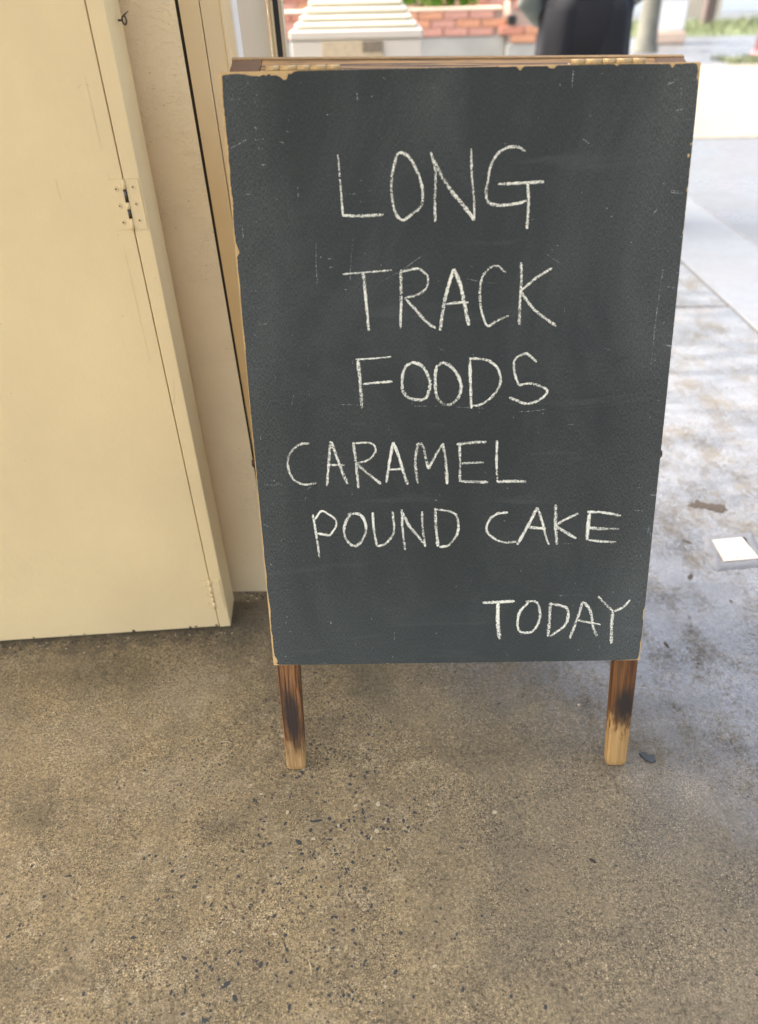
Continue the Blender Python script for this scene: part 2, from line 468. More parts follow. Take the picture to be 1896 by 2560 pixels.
M_brass = plain('aged_brass', (0.58, 0.40, 0.18), 0.40, 0.25, 300, 0.5, 0.2, 500)
M_steel = plain('bare_dark_steel', (0.10, 0.09, 0.08), 0.35, 0.4, 200, 0.8)
M_bronze = plain('brown_metal', (0.055, 0.025, 0.015), 0.4, 0.3, 300, 0.5)
M_plinth = plain('painted_stone', (0.46, 0.445, 0.41), 0.6, 0.06, 6, 0, 0.15, 40)
M_plinth2 = plain('cream_stone', (0.52, 0.50, 0.41), 0.6, 0.07, 8, 0, 0.15, 40)
M_brick = [plain('red_brick', (0.47, 0.205, 0.14), 0.8, 0.25, 20), plain('orange_brick', (0.54, 0.265, 0.155), 0.8, 0.25, 20), plain('pale_red_brick', (0.50, 0.26, 0.20), 0.8, 0.25, 20)]
M_mortar = plain('grey_mortar', (0.42, 0.31, 0.25), 0.9, 0.2, 30)
M_cement = plain('stained_cement', (0.36, 0.355, 0.32), 0.85, 0.35, 4)
M_leaf = plain('lime_leaf', (0.20, 0.42, 0.045), 0.5, 0.4, 12)
M_bark = plain('grey_bark', (0.15, 0.148, 0.12), 0.9, 0.45, 5)
M_white = plain('white_render', (0.85, 0.845, 0.82), 0.7, 0.06, 3)
M_peach = plain('peach_stone', (0.62, 0.47, 0.36), 0.8, 0.1, 5)
M_tan = plain('tan_fence_board', (0.48, 0.42, 0.33), 0.8, 0.2, 3)
M_brown = plain('brown_post_paint', (0.12, 0.085, 0.08), 0.7, 0.2, 4)
M_pink = plain('dusty_pink_paint', (0.42, 0.20, 0.22), 0.7, 0.15, 4)
M_pale = plain('pale_wall', (0.66, 0.70, 0.68), 0.7, 0.06, 1)
M_tile = plain('white_tile', (0.40, 0.37, 0.32), 0.4, 0.05, 90, 0, 0.1, 300)
M_collar = plain('pale_mortar', (0.15, 0.155, 0.165), 0.75, 0.25, 60, 0, 0.6, 120)
M_trouser = cloth('black_cloth', (0.006, 0.007, 0.011))
M_jacket = cloth('grey_green_cloth', (0.26, 0.30, 0.28))
M_skin = plain('skin', (0.48, 0.29, 0.20), 0.5, 0.05)
M_hair = plain('dark_hair', (0.02, 0.015, 0.012), 0.5)
M_shoe = plain('dark_shoe', (0.03, 0.03, 0.032), 0.5)
M_stoneA = plain('dark_aggregate', (0.035, 0.040, 0.042), 0.55, 0.4, 300)
M_stoneB = plain('brown_aggregate', (0.12, 0.075, 0.045), 0.6, 0.4, 300)
M_stoneC = plain('pale_aggregate', (0.45, 0.38, 0.26), 0.6, 0.2, 300)
M_dirt = plain('brown_dirt', (0.048, 0.036, 0.025), 0.8, 0.4, 150)
M_straw = plain('dry_straw', (0.55, 0.46, 0.28), 0.7)
M_plaque = plain('weathered_notice', (0.40, 0.345, 0.25), 0.6, 0.3, 45)
M_plaqued = plain('dark_notice_panel', (0.15, 0.13, 0.10), 0.6, 0.4, 45)

# ------------------------------------------------------------------ the setting
def slab(name, x0, x1, y0, y1, z1, mat, th=0.1, bev=0.004):
    o = obj(name, B(x0, x1, y0, y1, z1 - th, z1, bev), mat)
    return tag(o, kind='structure')

tag(obj('ground', ([(-300,-300,-0.13),(300,-300,-0.13),(300,300,-0.13),(-300,300,-0.13)], [(0,1,2,3)]), M_soil), kind='structure')
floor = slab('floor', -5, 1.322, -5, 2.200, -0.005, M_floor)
slab('pavement', -5, 1.322, 2.218, 6.1, -0.005, M_floor)
slab('gutter', 1.337, 1.79, -5, 6.1, -0.006, M_gutter)
slab('yard_paving', 1.80, 60, -5, 6.1, -0.008, M_asphalt)
slab('road', -60, 80, 6.106, 12.3, 0.0, M_road)
slab('far_pavement', -60, 80, 12.306, 19.0, -0.01, M_asphalt)
tag(obj('grass_verge', B(-60, 80, 19.005, 26.0, -0.1, 0.0), M_turf), kind='structure')
slab('far_yard', -60, 80, 26.005, 60, -0.02, M_asphalt)

# unseen roof added over doorway and camera, its edges set to shape the light
tag(obj('shade_roof', B(-6, 4.5, -1.5, 0.35, 2.75, 2.87), M_shade_roof), kind='structure')

# ---- wall beside the door: lumpy painted facing with a hollow behind it
LEAN = -0.027
wall = thing('wall', (-1.4, 0.54, 0), 'beige lumpy painted wall strip between the cream door and the metal frame', 'wall')
def gridface(x0, x1l, z0, z1, y, nx, nz):
    vs, fs = [], []
    for j in range(nz+1):
        z = z0 + (z1-z0)*j/nz
        xr = x1l + LEAN*z
        for i in range(nx+1):
            vs.append((x0 + (xr-x0)*i/nx, y, z))
    for j in range(nz):
        for i in range(nx):
            a = j*(nx+1)+i
            fs.append((a, a+1, a+nx+2, a+nx+1))
    return vs, fs
bm = bmesh.new()
prism(bm, [(-3.2, 0.477), (-0.3690, 0.477), (-0.3706, 0.483), (-3.2, 0.483)], -0.02, 2.75, LEAN)
obj('facing', bm, M_wall, wall)
bm = bmesh.new()
prism(bm, [(-3.2, 0.484), (-0.52, 0.484), (-0.52, 0.66), (-3.2, 0.66)], -0.02, 2.75, LEAN)
obj('wall_core', bm, M_wall, wall)

# ---- metal door frame at the edge of the opening
frame = thing('door_frame', (-0.36, 0.66, 0), 'beige metal door frame with black gap behind the chalkboard', 'door frame')
L2 = -0.026
k = 1.097 * 0.026
def fx(x): return x + k
bm = bmesh.new(); prism(bm, [(fx(-0.50), 0.640), (fx(-0.424), 0.640), (fx(-0.424), 0.655), (fx(-0.50), 0.655)], -0.02, 2.75, L2)
obj('gap_shade', bm, M_black, frame)  # black strip added to paint the shade inside the open gap
bm = bmesh.new(); prism(bm, [(fx(-0.4255), 0.620), (fx(-0.3938), 0.620), (fx(-0.3938), 0.655), (fx(-0.4255), 0.655)], -0.02, 2.75, L2)
obj('inner_stop', bm, M_frame, frame)
bm = bmesh.new()
prism(bm, [(fx(-0.3922), 0.621), (fx(-0.3630), 0.621), (fx(-0.3600), 0.6165), (fx(-0.3555), 0.6165), (fx(-0.3530), 0.621), (fx(-0.3451), 0.621),
           (fx(-0.3451), 0.655), (fx(-0.3922), 0.655)], -0.02, 2.75, L2)
obj('face_plate', bm, M_frame, frame)
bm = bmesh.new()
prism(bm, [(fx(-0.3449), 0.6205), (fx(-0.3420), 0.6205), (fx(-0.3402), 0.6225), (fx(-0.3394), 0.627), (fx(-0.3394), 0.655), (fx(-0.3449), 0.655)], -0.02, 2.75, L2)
obj('corner_highlight', bm, plain('white_highlight_paint', (0.86, 0.85, 0.80), 0.3, 0.03), frame)  # white strip: the lit corner edge painted as a highlight
bm = bmesh.new(); prism(bm, [(fx(-0.3394), 0.656), (fx(-0.3284), 0.944), (fx(-0.3600), 0.944), (fx(-0.3600), 0.656)], -0.02, 2.75, L2)
obj('return_panel', bm, M_return, frame)
bm = bmesh.new()
prism(bm, [(fx(-0.3277), 0.945), (fx(-0.3245), 0.945), (fx(-0.3240), 0.950), (fx(-0.3215), 0.950), (fx(-0.3210), 0.946), (fx(-0.3178), 0.946), (fx(-0.3178), 0.985), (fx(-0.3277), 0.985)], -0.02, 2.75, L2)
obj('bead', bm, M_frame, frame)
bm = bmesh.new(); prism(bm, [(fx(-0.3177), 0.955), (fx(-0.3070), 0.955), (fx(-0.3070), 0.985), (fx(-0.3177), 0.985)], -0.02, 2.75, L2)
obj('weather_strip', bm, M_rubber, frame)
bm = bmesh.new(); prism(bm, [(fx(-0.3069), 0.950), (fx(-0.3000), 0.950), (fx(-0.3000), 0.985), (fx(-0.3069), 0.985)], -0.02, 2.75, L2)
obj('outer_edge', bm, M_return, frame)

# ------------------------------------------------------------------ cream folded door
door = thing('folding_door', (-0.9, 0.37, 0), 'cream painted wooden door standing flat beside the wall with exposed hinges', 'door')
DD = Vector((0.9972, 0.0749, 0)).normalized()      # along the door, left to right
DN = Vector((0.0749, -0.9972, 0)).normalized()     # out of its face, towards the viewer
D0 = Vector((-0.449, 0.3586, 0))                   # bottom right front corner
DL = -0.0113                                       # slight lean of the hanging leaf
def D(u, n, z): return D0 + DD*(u + DL*z) + DN*n + Vector((0, 0, z))
def dbox(bm, u0, u1, n0, n1, z0, z1, bevel=0.0012):
    vs = [bm.verts.new(D(*p)) for p in ((u0,n1,z0),(u1,n1,z0),(u1,n0,z0),(u0,n0,z0),(u0,n1,z1),(u1,n1,z1),(u1,n0,z1),(u0,n0,z1))]
    fs = [bm.faces.new([vs[i] for i in q]) for q in ((3,2,1,0),(4,5,6,7),(0,1,5,4),(1,2,6,5),(2,3,7,6),(3,0,4,7))]
    if bevel:
        es = set()
        for f in fs: es.update(f.edges)
        bmesh.ops.bevel(bm, geom=list(es), offset=bevel, segments=2, affect='EDGES', profile=0.5)
    return bm
obj('door_leaf', dbox(bmesh.new(), -1.05, -0.0246, -0.040, 0.0, 0.004, 2.45), M_door, door)
obj('edge_post', dbox(bmesh.new(), -0.0232, 0.0, -0.086, 0.0005, 0.002, 2.45, 0.0016), M_door, door)
# long scribed line and scratches in the paint
def dline(bm, pts, w, n=0.0003):
    prev = None
    for i, (u, z) in enumerate(pts):
        ww = w*(0.3 if i in (0, len(pts)-1) else random.uniform(0.7, 1.2))
        a, b = bm.verts.new(D(u-ww/2, n, z)), bm.verts.new(D(u+ww/2, n, z))
        if prev: bm.faces.new((prev[0], prev[1], b, a))
        prev = (a, b)
bm = bmesh.new()
def wig(u, z0, z1, n, amp): return [(u + random.uniform(-amp, amp), z0 + (z1-z0)*i/n) for i in range(n+1)]
dline(bm, wig(-0.0445, 1.02, 0.93, 8, 0.0002), 0.0007)
dline(bm, wig(-0.0435, 0.90, 0.845, 8, 0.0002), 0.0008)
dline(bm, wig(-0.0440, 0.80, 0.60, 10, 0.0002), 0.0005)
dline(bm, wig(-0.118, 0.895, 0.865, 6, 0.0008), 0.0008)
dline(bm, [(-0.06+0.02*i/8 , 1.005+0.006*math.sin(i*0.35)) for i in range(9)], 0.0009)
dline(bm, [(-0.0215+0.010*i/8, 0.53+0.05*(i/8)**1.6) for i in range(9)], 0.0006, 0.0008)
obj('scratch', bm, plain('paint_scratch', (0.60, 0.465, 0.24), 0.6), door)
for i in range(7):                                  # small chips along the door foot
    u = random.uniform(-0.42, -0.01)
    bm = bmesh.new()
    r = random.uniform(0.0018, 0.004)
    ring = [bm.verts.new(D(u + r*math.cos(a)*random.uniform(0.5, 1.2), 0.0006, 0.008 + r*0.9*math.sin(a)*random.uniform(0.5, 1.1))) for a in [j*2*math.pi/7 for j in range(7)]]
    bm.faces.new(ring)
    obj('paint_chip', bm, M_dirt, door)

M_hingebody = M_door
def door_hinge(uc, zc, hw, hh, painted):
    bm = bmesh.new()
    dbox(bm, uc - hw, uc - 0.0022, 0.0004, 0.0018, zc - hh, zc + hh, 0.0004)
    h = obj('hinge', bm, M_door, door)
    bm = bmesh.new()
    dbox(bm, uc + 0.0022, uc + min(hw, -uc - 0.0008), 0.0009, 0.0022, zc - hh, zc + hh, 0.0004)
    obj('hinge_plate', bm, M_door, h)
    segs = [(1.0, 0.62, 0), (0.60, 0.12, 1), (0.10, -0.16, 0), (-0.18, -0.52, 1), (-0.54, -1.0, 0)]
    for a, b, d in segs:
        bm = bmesh.new()
        cyl(bm, D(uc, 0.0022, zc + hh*a), D(uc, 0.0022, zc + hh*b), 0.0030 if not d else 0.0026, n=14)
        obj('knuckle', bm, M_door if (painted or not d) else M_steel, h)
    for s in (-1, 1):
        for q in (-0.66, 0.0, 0.66):
            u = uc + s*hw*0.56; z = zc + hh*q + 0.001*s
            bm = bmesh.new()
            c = D(u, 0.0014, z)
            cyl(bm, c, c + DN*0.0016, 0.0037, 0.0029, n=16)
            sc = obj('screw', bm, M_door, h)
            if not painted or s < 0:
                bm = bmesh.new()
                for a, b in ((0.0017, 0.00045), (0.00045, 0.0017)):
                    vs = [bm.verts.new(D(u+i*a, 0.00315 + (0.0001 if a > b else 0), z+j*b)) for i, j in ((-1,-1),(1,-1),(1,1),(-1,1))]
                    bm.faces.new(vs)
                # the recess is part of the screw's own mesh
                me = sc.data
                b2 = bmesh.new(); b2.from_mesh(me)
                tmp = bpy.data.meshes.new('t'); bm.to_mesh(tmp); bm.free()
                n0 = len(b2.faces); b2.from_mesh(tmp); b2.faces.ensure_lookup_table()
                for f in b2.faces[n0:]: f.material_index = 1
                b2.to_mesh(me); b2.free(); me.materials.append(M_dirt if not painted else M_post)
door_hinge(-0.0243, 0.857, 0.0215, 0.0350, False)
door_hinge(-0.0243, 0.0965, 0.0200, 0.0380, True)
# screw eye near the top of the post
bm = bmesh.new()
ec = Vector((-0.4565, 0.415, 1.079))
N1, N2 = 24, 8
ring = []
for i in range(N1):
    a = i*2*math.pi/N1
    cdir = Vector((math.cos(a)*0.75, -math.cos(a)*0.65, math.sin(a))).normalized()
    c = ec + cdir*0.0048
    row = []
    for j in range(N2):
        b = j*2*math.pi/N2
        nrm = cdir.cross(Vector((0.65, 0.75, 0))).cross(cdir).normalized()
        row.append(bm.verts.new(c + cdir*(math.cos(b)*0.0012) + nrm*(math.sin(b)*0.0012)))
    ring.append(row)
for i in range(N1):
    for j in range(N2):
        f = bm.faces.new((ring[i][j], ring[(i+1)%N1][j], ring[(i+1)%N1][(j+1)%N2], ring[i][(j+1)%N2])); f.smooth = True
cyl(bm, ec + Vector((-0.004, 0.002, 0)), ec + Vector((-0.010, 0.004, 0)), 0.0014, n=8)
cyl(bm, ec + Vector((0.001, 0, 0.006)), ec + Vector((0.006, 0.006, 0.010)), 0.0012, 0.0005, n=8)
obj('screw_eye', bm, M_steel, door)

# ------------------------------------------------------------------ the chalkboard sign
sign = thing('sandwich_board', (0, 0.14, 0), 'folding wooden A-frame chalkboard with handwritten white lettering on scorched legs', 'chalkboard')
TL = Vector((-0.3136, 0.2848, 1.0270))
BU = Vector((1.0, -0.0001, -0.0004)).normalized()
BV = Vector((0.0129, -0.2672, -0.9636)).normalized()     # down the board
BN = Vector((0.0, -0.9636, 0.2672)).normalized()         # towards the viewer
BW, BH = 600.0, 853.6
def P(x, y, d=0.0): return TL + BU*(x/1000) + BV*(y/1000) + BN*(d/1000)
def board_box(bm, x0, x1, y0, y1, d0, d1, bevel=0.0008):
    vs = [bm.verts.new(P(*p)) for p in ((x0,y1,d1),(x1,y1,d1),(x1,y1,d0),(x0,y1,d0),(x0,y0,d1),(x1,y0,d1),(x1,y0,d0),(x0,y0,d0))]
    fs = [bm.faces.new([vs[i] for i in q]) for q in ((3,2,1,0),(4,5,6,7),(0,1,5,4),(1,2,6,5),(2,3,7,6),(3,0,4,7))]
    if bevel:
        es = set()
        for f in fs: es.update(f.edges)
        bmesh.ops.bevel(bm, geom=list(es), offset=bevel, segments=2, affect='EDGES', profile=0.5)
    return bm
panel = obj('board_panel', board_box(bmesh.new(), 0, BW, 0, BH, -4, -0.4, 0.0008), M_ply, sign)

# paint coat: its outline is chipped where the photograph shows bare plywood
def interp(tab, s):
    for (a, va), (b, vb) in zip(tab, tab[1:]):
        if a <= s <= b: return va + (vb-va)*(s-a)/max(1e-6, b-a)
    return tab[-1][1]
left_t = [(0,3.5),(7,2.4),(14,2.1),(22,2.0),(34,1.6),(58,1.9),(77,1.8),(86,2.4),(98,1.6),(110,2.0),(125,1.2),(150,2.2),(168,1.0),(185,0.8),(200,1.2),(210,3.4),(213,3.8),(218,1.4),(235,0.9),(255,1.6),(275,0.8),(300,0.7),(340,1.2),(352,0.6),(420,0.5),(520,0.6),(600,0.7),(645,1.0),(660,0.6),(690,1.3),(712,0.6),(740,1.6),(752,2.4),(765,1.4),(790,1.0),(800,2.0),(820,1.6),(836,2.4),(842,4.8),(850,5.2),(853.6,7.5)]
top_t = [(0,4.0),(12,2.8),(22,2.4),(32,3.3),(41,5.0),(50,5.7),(56,3.9),(58.7,5.4),(63,2.7),(65,5.5),(71,4.5),(76,7.0),(81,10.6),(84.7,9.5),(86.7,2.6),(89,4.0),(94,1.7),(99,0.6),(150,0.5),(240,0.5),(349,0.6),(352,1.5),(368,0.9),(370.7,1.0),(375.7,5.4),(381,0.8),(410,1.2),(412,3.6),(419,3.8),(421,0.6),(492,0.5),(494,1.6),(496,3.0),(499,0.7),(540,1.3),(561,1.8),(564.8,6.6),(568,2.2),(584,1.5),(592,1.6),(597,4.0),(600,5)]
right_t = [(0,4.5),(4,4.6),(11,2.4),(18,3.6),(22,1.2),(60,0.6),(118,0.6),(121,1.4),(126,0.8),(140,0.7),(146,2.4),(150,0.8),(170,0.6),(173,1.4),(177,0.7),(194,0.6),(198,2.0),(202,0.6),(420,0.5),(600,0.6),(755,0.6),(762,2.6),(776,2.4),(780,0.9),(812,1.0),(820,2.4),(836,2.0),(850,3.0),(853.6,3)]
bot_t = [(0,7.5),(9,1.2),(60,0.5),(184,0.5),(187,1.5),(191,0.6),(400,0.5),(560,0.7),(600,2.0)]
outline = []
def rag(s): return 0.35*mnoise.noise(Vector((s*0.45, 0.3, 0))) + 0.25*mnoise.noise(Vector((s*1.7, 4.1, 0)))
def side(L, tab, conv):
    s = 0.0
    while s < L:
        d = max(0.15, interp(tab, s) + rag(s + len(outline))*(1.0 if interp(tab, s) > 0.8 else 0.5))
        outline.append(conv(s, d)); s += 1.6
def L_(s, d): return (d, s)
left_pts, top_pts, right_pts, bot_pts = [], [], [], []
left_t = [(s_, d_*1.35 + 0.25) for s_, d_ in left_t]
for tab, L, conv, acc in ((top_t, BW, lambda s, d: (s, d), top_pts), (right_t, BH, lambda s, d: (BW-d, s), right_pts),
                          (bot_t, BW, lambda s, d: (s, BH-d), bot_pts), (left_t, BH, lambda s, d: (d, s), left_pts)):
    s = 4.5
    while s < L - 4.5:
        dd = interp(tab, s)
        acc.append(conv(s, max(0.12, dd + rag(s + L*3.1)*(1.6 if dd > 1.4 else 0.7))))
        s += 1.6
outline = top_pts + right_pts + bot_pts[::-1] + left_pts[::-1]
bm = bmesh.new()
uvl = bm.loops.layers.uv.new('UVMap')
fv = [bm.verts.new(P(x, y, 0.0)) for x, y in outline]
bv = [bm.verts.new(P(x, y, -0.45)) for x, y in outline]
es = [bm.edges.new((fv[i], fv[(i+1) % len(fv)])) for i in range(len(fv))]
bmesh.ops.triangle_fill(bm, use_beauty=True, use_dissolve=False, edges=es, normal=BN)
for i in range(len(fv)):
    j = (i+1) % len(fv)
    bm.faces.new((fv[i], bv[i], bv[j], fv[j]))
bm.normal_update()
for f in bm.faces:
    for l in f.loops:
        q = l.vert.co - TL
        l[uvl].uv = (q.dot(BU), q.dot(BV))
obj('chalk_surface', bm, M_board, panel)
# bare spots punched through the paint
for x, y, r in ((595.9, 105.5, 2.2), (597.5, 92, 1.3), (71, 15, 1.6), (34, 14.5, 1.4)):
    bm = bmesh.new()
    bm.faces.new([bm.verts.new(P(x + r*math.cos(a)*random.uniform(0.5, 1.0), y + r*math.sin(a)*random.uniform(0.7, 1.2), 0.15)) for a in [-j*2*math.pi/9 for j in range(9)]])
    obj('paint_chip', bm, M_ply if x > 100 else M_rubber, panel)

# chalk writing: every letter is a deposit of chalk on the paint
LETTERS = [
 ('LONG','L',[(2.1,[(144,96),(145,116),(146,142),(147,169)]),(2.9,[(146,169),(174,170),(201,169)])]),
 ('LONG','O',[(3.0,[(222,96),(217,108),(213,123),(212,139),(214,158),(219,171),(227,176),(237,170),(250,160),(253,148),(251,131),(244,114),(234,99),(222,96)])]),
 ('LONG','N',[(2.8,[(264,95),(268,109),(270,124),(269,150),(269,179)]),(3.9,[(267,104),(276,120),(290,141),(307,160),(321,178)]),(2.4,[(316,92),(317,123),(320,151),(321,178)])]),
 ('LONG','G',[(3.0,[(386,97),(378,92),(368,91),(357,94),(348,101),(341,114),(338,131),(336,145),(339,156),(350,160),(364,160),(380,158),(389,155)]),(3.0,[(351,135),(379,134),(411,133)]),(3.2,[(390,135),(392,158),(391,190)])]),
 ('TRACK','T',[(1.8,[(143,243),(177,241),(211,239)]),(3.3,[(171,241),(173,270),(176,319)])]),
 ('TRACK','R',[(3.1,[(222,238),(222,271),(220,316)]),(2.6,[(223,242),(234,239),(246,238),(257,246),(259,254),(256,263),(246,271),(227,276)]),(3.0,[(227,276),(241,291),(256,308),(269,317)])]),
 ('TRACK','A',[(3.7,[(294,239),(287,260),(281,283),(275,320)]),(4.0,[(294,239),(302,257),(308,281),(315,314)]),(2.6,[(284,285),(299,283),(314,283)])]),
 ('TRACK','C',[(2.8,[(364,245),(355,237),(349,236),(341,240),(333,250),(330,267),(331,288),(337,309),(342,316)]),(3.0,[(342,316),(355,308),(370,302)])]),
 ('TRACK','K',[(3.1,[(385,232),(386,254),(385,285),(385,314)]),(2.8,[(427,240),(404,254),(387,268)]),(3.3,[(386,271),(406,295),(436,317)])]),
 ('FOODS','F',[(1.9,[(156,358),(182,357),(206,355)]),(3.8,[(159,359),(161,391),(162,428)]),(2.7,[(165,393),(187,391),(207,390)])]),
 ('FOODS','O',[(3.4,[(234,365),(225,371),(221,388),(222,404),(229,413),(242,417),(254,415),(260,400),(260,389),(253,373),(245,366),(234,364)])]),
 ('FOODS','O',[(3.5,[(271,368),(268,387),(269,407),(275,420),(288,425),(300,416),(305,401),(301,385),(292,372),(280,365),(273,369)])]),
 ('FOODS','D',[(3.2,[(317,358),(318,390),(320,431)]),(2.9,[(318,360),(330,360),(345,364),(357,375),(361,391),(356,406),(344,419),(331,426),(320,427)])]),
 ('FOODS','S',[(2.9,[(411,366),(404,359),(396,354),(387,357),(380,363),(380,378),(385,393),(389,398),(401,396),(417,400),(428,407),(422,417),(409,424),(396,425),(382,419),(374,416)])]),
 ('CARAMEL','C',[(3.0,[(83,479),(69,480),(57,489),(50,501),(49,514),(52,527),(59,537),(72,542),(89,540)])]),
 ('CARAMEL','A',[(3.2,[(114,476),(110,505),(105,545)]),(3.6,[(115,477),(122,500),(129,523),(136,542)]),(2.6,[(107,512),(133,513)])]),
 ('CARAMEL','R',[(3.2,[(147,478),(150,508),(152,549)]),(2.5,[(148,480),(163,479),(175,481),(180,489),(176,499),(165,507),(152,510)]),(3.2,[(152,512),(169,528),(186,543)])]),
 ('CARAMEL','A',[(3.4,[(206,479),(200,507),(194,541)]),(3.6,[(206,479),(214,502),(219,522),(226,545)]),(2.6,[(200,521),(222,520)])]),
 ('CARAMEL','M',[(3.4,[(242,484),(238,510),(241,544)]),(3.4,[(239,484),(248,483),(253,502),(257,521)]),(3.4,[(257,521),(268,500),(279,482)]),(3.6,[(279,482),(283,510),(285,545)])]),
 ('CARAMEL','E',[(3.4,[(299,484),(320,482),(343,481)]),(3.0,[(303,484),(304,513),(304,542)]),(3.2,[(306,513),(339,512)]),(3.7,[(305,541),(325,542),(346,543)])]),
 ('CARAMEL','L',[(3.0,[(358,479),(358,512),(360,543)]),(3.7,[(360,543),(380,542),(403,543)])]),
 ('POUND','P',[(2.8,[(81,590),(84,623),(87,661)]),(2.6,[(84,598),(94,585),(105,590),(115,599),(115,610),(105,625)]),(3.1,[(105,625),(86,621)])]),
 ('POUND','O',[(3.3,[(134,590),(152,591),(160,605),(160,621),(152,637),(142,643),(131,634),(127,618),(131,602),(138,591)])]),
 ('POUND','U',[(3.1,[(172,588),(173,619),(177,644)]),(3.1,[(177,644),(190,640),(202,625),(204,611),(202,587)])]),
 ('POUND','N',[(3.1,[(216,584),(217,617),(220,651)]),(3.5,[(216,586),(226,609),(240,628),(251,643)]),(3.1,[(247,588),(248,617),(251,646)])]),
 ('POUND','D',[(4.1,[(267,583),(268,615),(271,646)]),(3.1,[(267,585),(282,587),(298,594),(302,613),(299,629),(287,644),(273,647)])]),
 ('CAKE','C',[(3.2,[(377,592),(363,593),(351,601),(345,616),(349,627),(362,637),(375,641),(391,640)])]),
 ('CAKE','A',[(3.9,[(421,584),(411,608),(393,645)]),(3.0,[(422,585),(430,608),(436,631),(442,646)]),(3.4,[(408,616),(422,618),(436,619)])]),
 ('CAKE','K',[(3.9,[(449,579),(450,610),(454,646)]),(3.4,[(484,595),(466,604),(452,613)]),(3.7,[(450,615),(467,626),(483,636)])]),
 ('CAKE','E',[(3.2,[(497,593),(519,594),(549,600)]),(4.5,[(501,594),(500,618),(500,639)]),(3.8,[(503,619),(523,621),(548,621)]),(3.2,[(502,639),(524,642),(545,643)])]),
 ('TODAY','T',[(3.9,[(341,744),(367,743),(392,742)]),(4.7,[(366,744),(366,778),(370,810)])]),
 ('TODAY','O',[(3.3,[(409,743),(426,744),(433,761),(432,779),(422,797),(403,797),(398,781),(401,761),(414,745)])]),
 ('TODAY','D',[(4.3,[(449,745),(449,774),(448,807)]),(3.7,[(451,748),(465,751),(476,757),(478,775),(472,789),(459,800),(452,806)])]),
 ('TODAY','A',[(3.7,[(500,744),(494,772),(483,811)]),(3.9,[(501,746),(509,754),(515,768),(520,791),(527,807)]),(2.9,[(491,777),(512,782),(531,786)])]),
 ('TODAY','Y',[(3.3,[(524,736),(536,749),(550,763)]),(3.3,[(575,743),(564,756),(550,763)]),(4.3,[(549,763),(549,789),(551,821)])]),
]

def catmull(pts, step):
    if len(pts) < 3: 
        a, b = Vector(pts[0]), Vector(pts[-1]); n = max(2, int((b-a).length/step))
        return [a.lerp(b, i/n) for i in range(n+1)]
    P_ = [Vector(p) for p in pts]
    closed = (P_[0]-P_[-1]).length < 2.5
    pre = P_[-2] if closed else P_[0]*2 - P_[1]
    post = P_[1] if closed else P_[-1]*2 - P_[-2]
    Q = [pre] + P_ + [post]
    out = []
    for i in range(1, len(Q)-2):
        p0, p1, p2, p3 = Q[i-1], Q[i], Q[i+1], Q[i+2]
        n = max(2, int((p2-p1).length/step))
        for j in range(n):
            t = j/n
            out.append(0.5*((2*p1) + (p2-p0)*t + (2*p0-5*p1+4*p2-p3)*t*t + (3*p1-p0-3*p2+p3)*t**3))
    out.append(P_[-1])
    return out
def stroke(bm, uvl, pts, w, d0=0.18, d1=0.5, seed=0.0):
    c = catmull(pts, 1.7)
    n = len(c)
    rows = []
    s = 0.0
    for i, p in enumerate(c):
        a, b = c[max(0, i-1)], c[min(n-1, i+1)]
        tdir = (b-a)
        if tdir.length < 1e-6: tdir = Vector((1, 0))
        tdir.normalize()
        nd = Vector((-tdir.y, tdir.x))
        if i: s += (p - c[i-1]).length
        e = min(i, n-1-i)
        endk = (0.62, 0.85, 0.97)[e] if e < 3 else 1.0
        ww = w*0.5*endk*(1.0 + 0.22*mnoise.noise(Vector((s*0.11, seed, 1.3))) + 0.12*mnoise.noise(Vector((s*0.5, seed, 7.7))))
        l = ww*(1 + 0.14*mnoise.noise(Vector((s*0.8, seed, 3.1)))); r = ww*(1 + 0.14*mnoise.noise(Vector((s*0.8, seed, 9.1))))
        rows.append((bm.verts.new(P(*(p + nd*l), d0)), bm.verts.new(P(p.x, p.y, d1)), bm.verts.new(P(*(p - nd*r), d0)), s))
    for a, b in zip(rows, rows[1:]):
        for k_ in (0, 1):
            f = bm.faces.new((a[k_], a[k_+1], b[k_+1], b[k_]))
            us = (0.5*k_, 0.5*k_+0.5, 0.5*k_+0.5, 0.5*k_)
            for l, u_, v_ in zip(f.loops, us, (a[3], a[3], b[3], b[3])): l[uvl].uv = (u_, v_*0.01)
for n_, (word, ch, strokes) in enumerate(LETTERS):
    bm = bmesh.new()
    uvl = bm.loops.layers.uv.new('UVMap')
    for k_, (w, pts) in enumerate(strokes):
        stroke(bm, uvl, pts, w*1.45, 0.18 + 0.05*k_, 0.48 + 0.06*k_, n_*3.7 + k_)
    o = obj('chalk_letter', bm, M_chalk, panel)
    o['label'] = 'chalk letter %s of the word %s' % (ch, word)
